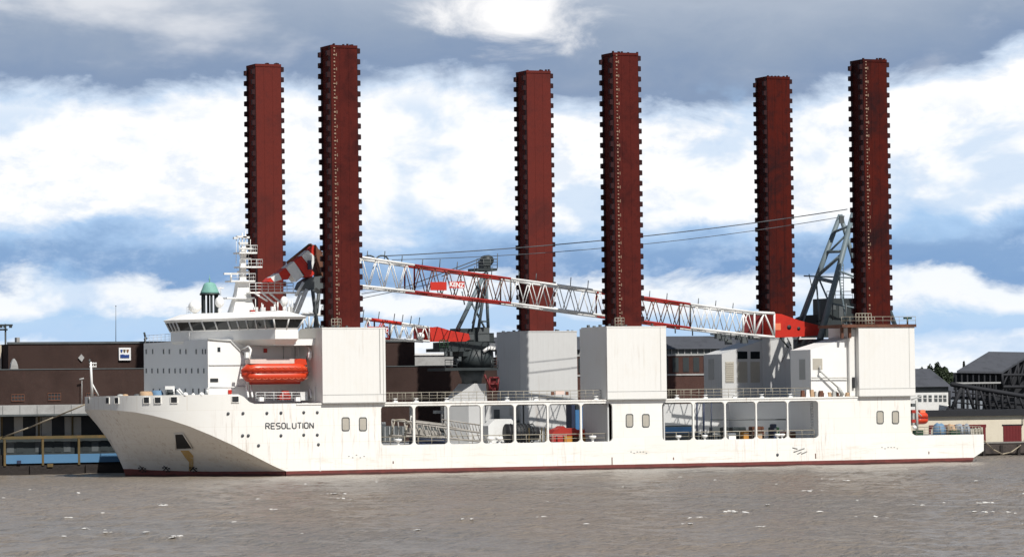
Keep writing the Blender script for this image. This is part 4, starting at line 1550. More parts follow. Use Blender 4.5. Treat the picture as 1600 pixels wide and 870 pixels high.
    e.tube(on(448, 411, Y=Y - .8), on(484, 382, Y=Y - .8), .2, 5).tube(on(484, 382, Y=Y - .8), on(503, 396, Y=Y - .8), .22, 5)
    e.tube(on(493, 404, Y=Y - 1), on(500, 430, Y=Y - 1), .15, 5)
    e.build('jib_edge', RUSTED, cr)
    MB().boxpx(481, 407, 487, 421, Y - 1.2, Y - 1.02).build('jib_pin', NAVY, cr)
    # A-frame
    yn, yf = Y - 3.2, Y + 3.2
    ap = on(1326, 333, Y=Y)
    an, af = Vector((ap.x, Y - 1.4, ap.z)), Vector((ap.x - .6, Y + 1.4, ap.z - .2))
    fn, ff = on(1280, 535, Y=yn), on(1250, 506, Y=yf)
    a = MB().tube(fn, an, .50, 8, .38)
    ao = a.build('a_frame', CGREY, cr)
    MB().tube(ff, af, .46, 8, .34).build('frame_leg', CGREY, ao)
    rear = [Vector((ap.x + 5.5, yn, 19.3)), Vector((ap.x + 5.5, yf, 19.3))]
    MB().tube(rear[0], an, .34, 8).build('frame_leg', CGREY, ao)
    MB().tube(rear[1], af, .34, 8).build('frame_leg', CGREY, ao)

    def on_leg(f, far):
        return (ff.lerp(af, f) if far else fn.lerp(an, f))
    for fa, fb, r in ((.36, .42, .28), (.60, .66, .24), (.80, .84, .18)):
        MB().tube(on_leg(fa + .1, 0), on_leg(fb, 1), r, 6).build('tie_beam', CGREY, ao)
    for p, q, r in ((on_leg(.44, 1), on_leg(.68, 0), .26), (on_leg(.30, 0), on_leg(.44, 1), .14), (on_leg(.40, 1), fn + Vector((-2, 3, 0)), .14),
                    (on_leg(.62, 1), on_leg(.84, 0), .16), (on_leg(.55, 0), rear[0].lerp(an, .35), .16), (on_leg(.30, 0), rear[0].lerp(an, .1), .13),
                    (on_leg(.55, 0), on_leg(.55, 0) + Vector((1.8, 0, -11.4)), .13), (on_leg(.40, 1), on_leg(.36, 1) + Vector((1.0, 0, -8.4)), .13)):
        MB().tube(p, q, r, 5).build('frame_brace', CGREY, ao)
    MB().boxpx(1312, 337, 1319, 349, Y - .6, Y - .4).build('apex_box', CMID, ao)
    g = MB()
    g.tube(on(1256, 431, Y=Y), on(1332, 434, Y=Y), .1, 4).tube(on(1264, 428, Y=Y), on(1270, 456, Y=Y), .08, 4)
    for px in (1313, 1318):
        g.tube(on(px, 412, Y=Y - 2), on(px, 468, Y=Y - 2), .06, 4)
    for k in range(12):
        g.tube(on(1313, 415 + k * 4.5, Y=Y - 2), on(1318, 415 + k * 4.5, Y=Y - 2), .05, 4)
    g.build('access_ladder', CGREY, ao)
    # revolving house and pedestal
    h = MB()
    c = Vector((114.2, Y, 0))
    z1 = on(1300, 500, Y=Y).z
    h.boxpx(1292, 466, 1338, 505, Y + 2.2, Y + 6.5)
    h.boxpx(1276, 500, 1338, 526, Y + 2.0, Y + 6.8)
    ho = h.build('machinery_house', CDARK, cr)
    t = MB()
    t.prism([xz(1258, 503, Y), xz(1266, 495, Y), xz(1275, 491.5, Y), xz(1288, 491, Y), xz(1288, 504, Y)], Y + 2.0, Y + 4.4)
    t.build('winch_cover', BLACK, ho)
    rail_mb([on(1292, 466, Y=Y + 2.3), on(1332, 466, Y=Y + 2.3)], 1.0, 1.2, .04, 2).build('railing', CMID, ho)
    for px, py0, py1 in ((1281, 468, 500), (1301, 470, 500), (1322, 474, 503)):
        MB().tube(on(px, py0, Y=Y - 2.9), on(px, py1, Y=Y - 2.9), .10, 5).build('vent_pipe', CMID, ho)
    MB().boxpx(1311, 478, 1318, 497, Y + 2.12, Y + 2.19).build('door', CMID, ho)
    MB().boxpx(1296, 474, 1306, 484, Y + 2.12, Y + 2.19).build('louvre', CMID, ho)
    p = MB()
    p.lathe((c.x - 1.5, Y, 0), [(4.3, ZM), (4.3, 15.2), (4.9, 16.2), (4.9, 17.5), (0.1, 17.51)], 24)
    p.build('pedestal', CDARK, cr)
    b = MB()
    b.tube(on(1219, 527, Y=Y - 1.5), on(1232, 543, Y=Y - 1.5), .13, 5).tube(on(1230, 528, Y=Y - 1.5), on(1236, 540, Y=Y - 1.5), .09, 5).tube(on(1232, 543, Y=Y - 1.5), on(1221, 566, Y=Y - 1.5), .05, 4)
    b.build('foot_stay', CDARK, cr)
    # hanging ropes and blocks under the boom near the foot
    k = MB()
    random.seed(11)
    for px, py in ((1120, 527), (1127, 531), (1136, 536), (1152, 529), (1160, 533), (1172, 528)):
        k.boxpx(px, py - 6, px + random.uniform(5, 11), py + random.uniform(-1, 4), Y - .5, Y + .3)
    k.tube(on(1110, 522, Y=Y), on(1190, 530, Y=Y), .12, 4)
    k.build('hook_block', CMID, cr)
    for px in (1082, 1055, 1142):
        c0 = on(px, np.interp(px, *zip(*B)), Y=Y)
        MB().tube(c0, c0 - Vector((0, 0, .9)), .1, 4).build('rope_hanger', CMID, cr)
    # stay ropes from the A-frame to the boom
    def rope(a, b_, r, sag, n=14):
        pts = [a.lerp(b_, i / n) - Vector((0, 0, sag * 4 * (i / n) * (1 - i / n))) for i in range(n + 1)]
        return MB().path(pts, r, 4).build('stay_rope', ROPE, cr)
    rope(on(1324, 327, Y=Y - 1), on(600, 400, Y=Y - 1), .065, .9)
    rope(on(1320, 338, Y=Y + 1), on(612, 406, Y=Y + 1), .045, 1.2)
    rope(on(565, 459, Y=Y), on(640, 447, Y=Y), .05, .0)
    rope(on(565, 466, Y=Y), on(690, 440, Y=Y), .05, .0)


build_main_crane()


def build_aux_crane():
    Y = 24.0
    cr = thing('auxiliary_crane', 'dark grey pedestal crane amidships with sheave tower and short red-footed boom', 'crane', (61, Y, ZM))
    # pyramid pedestal with four sloping sides
    zb, zt = 9.3, on(735, 599, Y=Y).z
    b0, b1 = on(705, 622, Y=Y - 2.2).x, on(770, 622, Y=Y - 2.2).x
    t0, t1 = on(718.5, 599, Y=Y).x, on(758.5, 599, Y=Y).x
    p = MB()
    cx = (b0 + b1) / 2
    hb = 2.3
    # square base turned so that one edge faces the river
    def ring(x0, x1, z, d):
        e = x0 + (x1 - x0) * .40
        return [(x0, Y + .4, z), (e, Y - d, z), (x1, Y - .2, z), (x0 + (x1 - x0) * .62, Y + d, z)]
    p.loft([ring(b0, b1, zb, 2.8), ring(t0, t1, zt, 2.0)])
    pb = p.build('pedestal', BOXG, cr)
    q = MB()
    q.loft([ring(b0, b1 - .4, ZM, 2.8), ring(b0, b1 - .4, zb - .05, 2.8)])
    q.build('pedestal_trunk', BOXG, pb)
    col = MB()
    c = on(737, 590, Y=Y)
    zc = on(737, 578, Y=Y).z
    col.lathe((c.x, Y, 0), [(1.35, zt - .1), (1.45, zt + .6), (1.9, zc)], 20)
    col.build('column', CMID, cr)
    # lower gallery, slewing drum, upper gallery
    d = MB()
    z2, z3, z4 = zc + .28, on(737, 547, Y=Y).z, on(737, 535, Y=Y).z
    d.lathe((c.x + .3, Y, 0), [(2.9, zc + .3), (2.75, z3), (2.1, z3 + .02)], 20)
    dr = d.build('slewing_drum', CDARK, cr)
    g = MB().boxpx(695.5, 574.5, 778.5, 578, Y - 3.2, Y + 3.2).build('gallery', CDARK, cr)
    a, e = on(695.5, 574.5, Y=Y - 3.2), on(778.5, 574.5, Y=Y - 3.2)
    rail_mb([a, on(714, 574.5, Y=Y - 3.2)], 1.1, 1.0, .05, 3).build('railing', CMID, g)
    rail_mb([on(768, 574.5, Y=Y - 3.2), e], 1.1, 1.0, .05, 3).build('railing', CMID, g)
    u = MB()
    u.boxpx(687, 544, 728, 549, Y - 3, Y + 2)
    u.boxpx(697, 534, 774, 546, Y - 2.4, Y + 2.4)
    u.boxpx(716, 547, 768, 556, Y - 2.2, Y + 2.2)
    uo = u.build('slewing_platform', CDARK, cr)
    rail_mb([on(687, 546, Y=Y - 3), on(700, 546, Y=Y - 3)], 1.25, .5, .07, 3).build('railing', GREEN, uo)
    for x0, y0, x1, y1, m_ in ((712, 513, 745, 534, CDARK), (746, 511, 765, 533, CMID), (765, 520, 772, 535, CDARK), (727, 519, 741, 531, CMID)):
        hh = MB().boxpx(x0, y0, x1, y1, Y + 1.5 - (.12 if x0 == 727 else 0), Y + 3.6)
        hh.build('machinery_cabin', m_, cr)
    MB().boxpx(766, 536, 774, 546, Y - 2.9, Y - 2.3).tube(on(755, 549, Y=Y - 2.8), on(766, 542, Y=Y - 2.8), .25, 6).build('operator_cab', HOUSE, cr)
    for px, py in ((703, 549), (695, 549), (717, 557), (713, 560)):
        MB().boxpx(px, py, px + 4, py + 7, Y - 3.1, Y - 2.8).build('lamp', CMID, cr)
    # sheave tower
    A = lambda x, y, dy=0: on(x, y, Y=Y + dy)
    f = MB().tube(A(715, 514, -1.2), A(757, 428, -.6), .30, 6)
    ao = f.build('sheave_tower', CGREY, cr)
    for x0, y0, x1, y1, r, dy in ((763, 512, 759, 425, .24, -1.2), (748, 513, 761, 425, .24, 1.2), (739, 512, 752, 436, .20, 1.2), (735, 470, 757, 512, .16, 1.2), (745, 440, 763, 480, .14, -1.2),
                                  (722, 500, 733, 470, .12, -1), (726, 476, 722, 455, .10, 1), (752, 470, 738, 505, .14, 0), (757, 440, 748, 480, .14, 0), (751, 502, 763, 502, .12, -1.2)):
        MB().tube(A(x0, y0, dy), A(x1, y1, dy), r, 5).build('tower_leg', CGREY, ao)
    pl = MB()
    pl.boxpx(745, 419, 777, 423, Y - 1.6, Y + 1.6)
    po = pl.build('tower_platform', CDARK, cr)
    rail_mb([A(745, 419, -1.6), A(777, 419, -1.6)], 1.25, .9, .05, 3).build('railing', CMID, po)
    MB().tube(A(777, 420, -1.6), A(777.5, 396, -1.6), .06, 4).build('aerial', CMID, po)
    hd = MB()
    hd.boxpx(755, 406, 766, 424, Y - .9, Y + .9)
    c2 = A(760.5, 407)
    hd.tube((c2.x, Y - .8, c2.z), (c2.x, Y + .8, c2.z), .75, 12)
    hd.build('sheave_head', CDARK, cr)
    # boom
    T = [(470, 488), (565, 497.5), (628, 505.5), (672, 513)]
    B = [(470, 516), (565, 525.5), (628, 532), (672, 533.5)]
    for x0, x1, nb, mc, lab in ((478, 580, 5, CWHITE, 'white'), (580, 604, 1, CRED, 'red'), (604, 666, 4, CWHITE, 'white')):
        root, pt = lattice(cr, 'boom_section', T, B, x0, x1, Y, 1.2, nb, mc, mc if mc is CRED else CWHITE, .17, .085)
        root['label'] = lab + ' lattice section of the short boom'
        for i in range(int((x1 - x0) / 13)):
            a = pt(x0 + 6 + i * 13, 1, -1)
            MB().tube(a, a + Vector((.18, 0, 1.15)), .06, 4).build('stanchion', CMID, root)
    rr = MB()
    rr.tube(A(580, 499, -1.25), A(627, 505.3, -1.25), .24, 5)
    rr.build('red_chord', CRED, cr)
    MB().boxpx(575, 510, 607, 520, Y - 1.33, Y - 1.26).build('name_board', CRED, cr)
    me = text_mesh('KENZ', .80, SIGNW, .95, .03, .006)
    link('lettering', me, cr, matrix=Matrix.Translation(on(596, 515, Y=Y - 1.345)) @ Matrix.Rotation(math.radians(4), 4, 'Y'))
    ft = MB()
    ol = [xz(666, 512, Y), xz(678, 510.5, Y), xz(700, 517, Y), xz(727, 521.5, Y), xz(729, 530, Y), xz(722, 533.5, Y), xz(666, 533.5, Y)]
    ft.prism(ol, Y - 1.3, Y - .9)
    ft.prism(ol, Y + .9, Y + 1.3)
    ft.prism([xz(667, 513, Y), xz(700, 518, Y), xz(700, 533, Y), xz(667, 533, Y)], Y - .9, Y + .9)
    ft.build('boom_foot', CRED, cr)
    MB().boxpx(646, 512, 666, 533, Y + 1.1, Y + 1.18).build('back_plate', DOORRED, cr)
    hk = on(657, 525, Y=Y - 1.5)
    MB().tube((hk.x, Y - 1.7, hk.z), (hk.x, Y - 1.4, hk.z), .5, 14).build('hook_block', HOUSE, cr)
    for x0, y0, x1, y1 in ((758, 401, 640, 446), (758, 406, 690, 432)):
        MB().tube(A(x0, y0), A(x1, y1), .07, 4).build('hoist_rope', ROPE, cr)
    # red access ladder tower behind
    l = MB()
    for x0, y0, x1, y1 in ((757, 585, 770, 615), (765, 590, 779, 590), (779, 590, 777, 612), (765, 590, 764, 612), (764, 600, 778, 600), (764, 612, 778, 612)):
        l.tube(A(x0, y0, 3), A(x1, y1, 3), .16, 5)
    l.boxpx(766, 592, 776, 610, Y + 3.2, Y + 3.6)
    l.build('access_tower', DOORRED, cr)


build_aux_crane()


# ------------------------------------------------------------------ THINGS ABOARD
def hull_boat(name, label, cat, px0, px1, ytop, ybot, Y0, Y1, canopy):
    """enclosed boat: shell rings along its length, canopy with a raised helm, fender and keel"""
    a, b_ = on(px0, (ytop + ybot) / 2, Y=Y0), on(px1, (ytop + ybot) / 2, Y=Y0)
    zt, zb = on((px0 + px1) / 2, ytop, Y=Y0).z, on((px0 + px1) / 2, ybot, Y=Y0).z
    cx, cy, L, Wd, Ht = (a.x + b_.x) / 2, (Y0 + Y1) / 2, b_.x - a.x, Y1 - Y0, zt - zb
    t = thing(name, label, cat, (cx, cy, zb))
    def rings(f0, f1, pinch):
        R = []
        for i in range(13):
            u = -1 + 2 * i / 12
            w = (1 - abs(u) ** 5.5) ** .5
            ring = []
            for j in range(9):
                th = math.pi * j / 8
                ring.append((cx + u * L / 2, cy - math.cos(th) * Wd / 2 * max(.06, w) * (pinch if 0 < j < 8 else 1), zb + Ht * (f0 + (f1 - f0) * math.sin(th) ** .55 * (.30 + .70 * w))))
            R.append(ring)
        return R
    R = rings(.47, .02, .98)
    MB().loft([r[::-1] for r in R], smooth=True).build('hull', ORANGE, t)
    R = rings(.50, .93, .99)
    MB().loft(R, smooth=True).build('canopy', canopy, t)
    fd = MB()
    pts = []
    for k in range(28):
        th = 2 * math.pi * k / 28
        c, s = math.cos(th), math.sin(th)
        w = (1 - abs(c) ** 5.5) ** .5
        pts.append((cx + c * L / 2 * 1.005, cy + math.copysign(1, s) * Wd / 2 * max(.06, w) * 1.02, zb + Ht * .485))
    fd.path(pts + pts[:1], .055, 5)
    fd.build('fender', MACHRED, t)
    return t, cx, cy, L, Wd, Ht, zb


def build_lifeboats():
    t, cx, cy, L, Wd, Ht, zb = hull_boat('lifeboat', 'orange enclosed lifeboat hanging in white davits under the bridge wing', 'lifeboat', 383, 487.5, 563.5, 598.5, 2.4, 5.4, ORANGE)
    top = MB().boxpx(391, 561, 460, 567.5, 2.95, 4.9)
    top.build('canopy_top', PINKW, t)
    h = MB()
    h.prism([xz(458, 569, 3.0), xz(462, 562, 3.0), xz(468, 560, 3.0), xz(478, 561, 3.0), xz(480, 570, 3.0)], 3.0, 4.8)
    h.build('helm_cupola', ORANGE, t)
    # ribs and grab lines along the side
    for k in range(9):
        x = cx - L * .40 + L * .8 * k / 8
        r = MB()
        for f in (.22, .72):
            r.tube((x - .35, 2.36 + .12, zb + Ht * f), (x, 2.36 + .03, zb + Ht * (f - .045)), .03, 4)
            r.tube((x, 2.36 + .03, zb + Ht * (f - .045)), (x + .35, 2.36 + .12, zb + Ht * f), .03, 4)
        r.build('grab_line', ORANGEP, t)
    for px in (401, 415, 430):
        w = on(px, 573, Y=2.6)
        MB().lathe((0, 0, 0), [(.0, 0), (.16, 0), (.16, .05), (0, .06)], 10)
    MB().box(cx - L * .38, cx + L * .38, cy - .12, cy + .12, zb - .12, zb + .2).build('keel', MACHRED, t)
    for px in (392, 479):
        MB().tube(on(px, 556, Y=3.8), on(px, 566, Y=3.8), .10, 5).build('lifting_hook', CMID, t)
    t2, *_ = hull_boat('rescue_boat', 'small orange rescue boat hung at the stern corner behind the aft bulkhead', 'boat', 1433, 1453, 642, 663, 6.0, 8.0, ORANGE)
    MB().boxpx(1438, 640, 1446, 648, 6.4, 7.4).build('helm_cupola', ORANGEP, t2)


build_lifeboats()


def build_cargo():
    # stowed truss gangways on the main deck, bow end of the openings
    g = thing('stowed_gangway', 'long grey lattice gangway lying tilted in the forward deck openings', 'gangway', (46, 8, ZM))
    def lad(pts_t, pts_b, Y, n, r, m_, dy=1.4):
        (xa, ya), (xb, yb) = pts_t
        (xc, yc_), (xd, yd) = pts_b
        for s in (0, dy):
            MB().tube(on(xa, ya, Y=Y + s), on(xb, yb, Y=Y + s), r, 5).tube(on(xc, yc_, Y=Y + s), on(xd, yd, Y=Y + s), r, 5).build('gangway_chord', m_, g)
            for i in range(n):
                f, f2 = i / n, (i + .6) / n
                p = on(xa + (xb - xa) * f, ya + (yb - ya) * f, Y=Y + s)
                q = on(xc + (xd - xc) * f2, yc_ + (yd - yc_) * f2, Y=Y + s)
                MB().tube(p, q, r * .55, 4).build('gangway_brace', m_, g)
    lad(((612, 656), (690, 664)), ((608, 680), (690, 684)), 6, 8, .16, LATTICE)
    lad(((632, 660), (754, 676)), ((632, 676), (754, 690)), 9, 14, .14, LATTICE)
    lad(((690, 655), (752, 664)), ((690, 664), (752, 676)), 11, 13, .10, LATTICE)
    for x0, y0, x1, y1, Y, m_ in ((640, 668, 690, 676, 12, LATTICE), (650, 656, 700, 662, 15, LATTICE), (648, 662, 696, 674, 13, CMID)):
        b = MB()
        b.prism([xz(x0, y0, Y), xz(x1, y0 + 6, Y), xz(x1, y1 + 4, Y), xz(x0, y1, Y)], Y, Y + 1)
        b.build('gangway_deck', m_, g)
    b = MB()
    b.path([on(611, 680, Y=5), on(617, 656, Y=5), on(632, 655, Y=5), on(640, 662, Y=5)], .10, 5)
    b.path([on(632, 690, Y=5), on(636, 664, Y=5)], .12, 5)
    b.path([on(653, 692, Y=5), on(656, 668, Y=5)], .12, 5)
    b.build('gangway_stanchion', RAIL, g)
    for px, py0, py1, Y in ((646, 684, 691, 10), (660, 684, 692, 10)):
        pass
    t = tag(MB().boxpx(652, 684, 700, 694, 12, 15).build('navy_crate', NAVY), 'low navy crate under the stowed gangway by the second opening', 'crate')
    t = thing('grey_skip', 'grey open skip in the foremost deck opening', 'skip', (on(610, 690, Y=14).x, 14, ZM))
    s = MB()
    s.prism([xz(597, 665, 14), xz(634, 665, 14), xz(630, 690, 14), xz(599, 690, 14)], 14, 17)
    s.build('skip_body', CMID, t)
    for k in range(5):
        MB().boxpx(601 + k * 7, 666, 602.4 + k * 7, 690, 13.85, 14).build('skip_rib', GREYW, t)
    # black hose drum
    d = thing('hose_drum', 'large black hose drum lying on the main deck beside the red winch', 'hose drum', (on(825, 685, Y=9).x, 9, ZM))
    a, c = on(793, 678, Y=9), on(842, 678, Y=9)
    zc, R = ZM + 1.3, 1.3
    D = MB()
    n = 18
    for (xa, xb, r) in ((a.x, a.x + .35, R * 1.0), (a.x + .35, c.x - 1.3, R * .94), (c.x - 1.3, c.x, R * .72)):
        D.tube((xa, 9.5, zc if r > 1 else zc - .1), (xb, 9.5, zc if r > 1 else zc - .1), r, n, mi=0)
    D.build('drum_barrel', BLACK, d)
    for k in range(7):
        x = a.x + .7 + k * .52
        pts = [(x, 9.5 + (R * .97) * math.cos(2 * math.pi * i / 16), zc + R * .97 * math.sin(2 * math.pi * i / 16)) for i in range(17)]
        MB().path(pts, .07, 4).build('hose_turn', CDARK, d)
    for px in (805, 826, 846, 852):
        MB().boxpx(px, 668, px + 1.5, 690, 8.2, 8.4).build('cradle_post', YELLOW, d)
    # red and yellow winch
    w = thing('deck_winch', 'red winch on an orange-yellow frame in the sixth deck opening', 'winch', (on(890, 688, Y=8).x, 8, ZM))
    b = MB()
    b.prism([xz(862, 678, 8), xz(868, 671, 8), xz(876, 668, 8), xz(880, 665, 8), xz(886, 669, 8), xz(898, 668, 8), xz(906, 674, 8), xz(906, 680, 8), xz(862, 680, 8)], 8, 10)
    b.build('winch_drum', MACHRED, w)
    MB().boxpx(896, 671, 920, 681, 8.2, 10).build('winch_motor', ORANGE, w)
    for x0, x1, m_ in ((862, 869, MACHRED), (871, 880, MACHRED), (882, 895, MACHYEL), (897, 905, RUSTED), (908, 920, MACHYEL)):
        MB().boxpx(x0, 681, x1, 690, 8, 9.5).build('winch_frame', m_, w)
    tag(MB().boxpx(919, 669, 937, 681, 9, 11).boxpx(922, 681, 934, 690, 9.2, 10.6).build('navy_generator', NAVY), 'navy generator box right of the orange winch motor', 'generator')
    # tall dark-blue equipment columns
    c = thing('blue_equipment_column', 'tall dark blue and teal machinery column at the last forward opening', 'machinery', (on(905, 680, Y=20).x, 20, ZM))
    for x0, y0, x1, y1, m_ in ((893, 632, 899, 668, NAVY), (900, 632, 905.5, 660, CDARK), (909, 635, 919, 668, BLUE), (899, 640, 909, 668, BLUE), (911, 632, 918, 644, NAVY)):
        MB().boxpx(x0, y0, x1, y1 + 18, 20 + random.random(), 22).build('machinery_casing', m_, c)
    # blue boat-like skid and dark machinery in the first aft opening
    t = thing('blue_work_skid', 'long blue skid on the deck behind the first after opening', 'skid', (on(1058, 680, Y=5).x, 5, ZM))
    MB().boxpx(1037, 667, 1081, 676, 5, 7.5).build('skid_body', BLUE, t)
    MB().boxpx(1037, 664.5, 1081, 667, 5.2, 7.3).build('skid_top', CDARK, t)
    MB().boxpx(1037, 676, 1081, 687, 5.3, 7.0).build('skid_base', CMID, t)
    t = thing('pipe_manifold', 'low dark pipework on the deck of the second after opening', 'pipework', (on(1108, 685, Y=7).x, 7, ZM))
    for k in range(6):
        px = 1088 + k * 7
        MB().boxpx(px, 676 + (k % 3) * 2, px + 5, 686, 6.5, 7.5).build('pipe_valve', CDARK if k % 2 else CMID, t)
    MB().tube(on(1085, 679, Y=6.8), on(1130, 680, Y=6.8), .16, 6).build('pipe_run', CMID, t)
    MB().boxpx(1113, 667, 1126, 677, 8, 9).build('pipe_cabinet', CMID, t)
    for px0, px1, y0, y1, m_, lab, cat in ((1139, 1150, 676, 684.5, HOUSE, 'small white locker in the third after opening', 'locker'),
                                           (1141, 1149, 667, 674, CDARK, 'dark cabinet standing behind the small white locker', 'cabinet'),
                                           (1155, 1176, 667, 676, CDARK, 'dark brown stack of gear right of the white locker', 'gear'),
                                           (1162, 1170, 672, 684, MACHYEL, 'yellow-brown bin right of the white locker', 'bin'),
                                           (1186, 1204, 666, 673, RUSTED, 'rusty heap of gear in the fourth after opening', 'gear'),
                                           (1209, 1213.5, 662, 680, NAVY, 'upright navy post box in the fourth after opening', 'post box'),
                                           (1217, 1228, 667, 673, GREEN, 'dark green crate behind the white bollards aft', 'crate'),
                                           (1235, 1254, 674.5, 684, RUSTED, 'rust-orange crate in the last deck opening', 'crate'),
                                           (1184, 1191, 675, 683, TAN, 'cream sack by the fourth after opening', 'sack')):
        b = MB()
        a, e = on(px0, y0, Y=4), on(px1, y1, Y=4)
        x0, x1, z0, z1 = a.x, e.x, ZM if y1 > 674 else e.z, a.z
        if 'cabinet' in lab or 'gear' in lab or 'crate' in lab or 'post' in lab:
            z0 = ZM
        Y0 = 6 if m_ in (CDARK, GREEN, RUSTED) else 4
        b.loft([[(x0, Y0, z0), (x1, Y0, z0), (x1, Y0 + 1.2, z0), (x0, Y0 + 1.2, z0)], [(x0, Y0, z1 - .08), (x1, Y0, z1 - .08), (x1, Y0 + 1.2, z1 - .08), (x0, Y0 + 1.2, z1 - .08)],
                [(x0 + .08, Y0 + .08, z1), (x1 - .08, Y0 + .08, z1), (x1 - .08, Y0 + 1.1, z1), (x0 + .08, Y0 + 1.1, z1)]])
        nm = lab.split(' in ')[0].split(' standing')[0].split(' right')[0].split(' behind')[0].split(' by')[0].split(' of ')[0].replace('-', '_').split()
        root = thing('_'.join(nm[-2:]), lab, cat, ((x0 + x1) / 2, Y0 + .6, z0))
        b.build('casing', m_, root)
        MB().box(x0 + .02, x1 - .02, Y0 - .04, Y0 - .003, z0 + (z1 - z0) * .62, z0 + (z1 - z0) * .70).build('batten', FRAME if m_ is not HOUSE else CMID, root)
    # stern deck: tarped reels and bales
    for x0, x1, y0, m_, lab, nm in ((1462, 1481, 661, TARPBLUE, 'light blue tarpaulined reel at the stern rail', 'covered_reel'), (1483, 1497, 662, TAN, 'tan canvas bundle between blue and grey bundles at the stern', 'canvas_bundle'),
                                    (1497, 1508, 661, TARP, 'pale blue bundle right of the tan one at the stern', 'canvas_bundle'), (1508, 1518, 662, TARP, 'grey tarpaulined bundle nearest the stern end', 'canvas_bundle')):
        a, e = on(x0, y0, Y=3.5), on(x1, 676, Y=3.5)
        t = thing(nm, lab, 'bundle', ((a.x + e.x) / 2, 4.2, 3.84), 'covered bundles at the stern rail')
        w2, hh = (e.x - a.x) / 2, a.z - 3.84
        b = MB()
        R = []
        random.seed(int(x0))
        for i in range(7):
            u = -1 + i / 3
            k = (1 - abs(u) ** 3) ** .5
            jig = random.uniform(.88, 1.08)
            R.append([((a.x + e.x) / 2 + u * w2, 4.2 + (.95 * max(.25, k)) * math.cos(math.pi * (j / 8)) * -1, 3.84 + hh * jig * (.25 + .75 * k) * math.sin(math.pi * j / 8) ** .7) for j in range(9)])
        b.loft([r for r in R][::1], smooth=True)
        b.build('cover', m_, t)
        for s in (-.4, .4):
            MB().tube(((a.x + e.x) / 2 + s * w2, 3.2, 3.9), ((a.x + e.x) / 2 + s * w2, 3.5, 3.84 + hh * .8), .05, 4).build('lashing', ROPE, t)
    for x0, x1, lab in ((1430, 1443, 'dark green crate under the rescue boat'), (1486, 1500, 'dark green crate below the tan bundle at the stern')):
        t = thing('green_crate', lab, 'crate', (on((x0 + x1) / 2, 678, Y=2.4).x, 2.8, 3.84), 'green crates on the stern deck')
        MB().boxpx(x0, 672, x1, 680.5, 2.4, 3.2).build('crate_body', GREEN, t)
        MB().boxpx(x0 + 2, 674, x1 - 2, 675.5, 2.34, 2.4).build('crate_batten', CMID, t)
    # forecastle gear
    for x0, x1, y0, m_, lab, nm, Y in ((223, 239, 611, TAN, 'tan canvas covered winch on the forecastle', 'covered_winch', 10), (242, 255, 609.5, TARPBLUE, 'light blue covered winch on the forecastle', 'covered_winch', 9.5)):
        a, e = on(x0, y0, Y=Y), on(x1, 619, Y=Y)
        t = thing(nm, lab, 'winch', ((a.x + e.x) / 2, Y + .8, 9.3), 'covered winches on the forecastle')
        b = MB()
        b.tube((a.x, Y + .8, (a.z + 9.3) / 2), (e.x, Y + .8, (a.z + 9.3) / 2), (a.z - 9.3) / 2, 12)
        b.build('winch_cover', m_, t)
        MB().box(a.x + .2, e.x - .2, Y + .4, Y + 1.2, 9.3, 9.9).build('winch_bed', CMID, t)
    t = thing('windlass', 'white anchor windlass with a grey frame on the forecastle', 'windlass', (on(268, 616, Y=8.5).x, 9, 9.3))
    MB().boxpx(258, 603, 273, 608, 8.5, 9.5).build('windlass_hood', CWHITE, t)
    for x0, y0, x1, y1 in ((260, 608, 260, 618), (271, 608, 272, 618), (279, 607, 288, 618), (276, 609, 284, 618), (262, 612, 272, 612)):
        MB().tube(on(x0, y0, Y=8.5), on(x1, y1, Y=8.5), .13, 5).build('windlass_frame', CWHITE if x0 > 270 else CMID, t)
    MB().tube(on(262, 615, Y=9), on(272, 615, Y=9), .5, 10).build('windlass_drum', CDARK, t)
    for px, m_, lab in ((188, FRAME, 'grey bitts at the bow rail, nearest the foremast'), (196, TAN, 'tan coil of rope at the bow rail'), (214, CMID, 'grey box by the bow rail, left of the tan winch')):
        a = on(px, 618, Y=15)
        t = tag(MB().lathe((a.x, 15, 9.3), [(.5, 0), (.52, .9), (.35, 1.5), (.1, 1.55)], 9).build('deck_bitts' if m_ is FRAME else 'rope_coil' if m_ is TAN else 'deck_box', m_), lab, 'deck gear')


build_cargo()


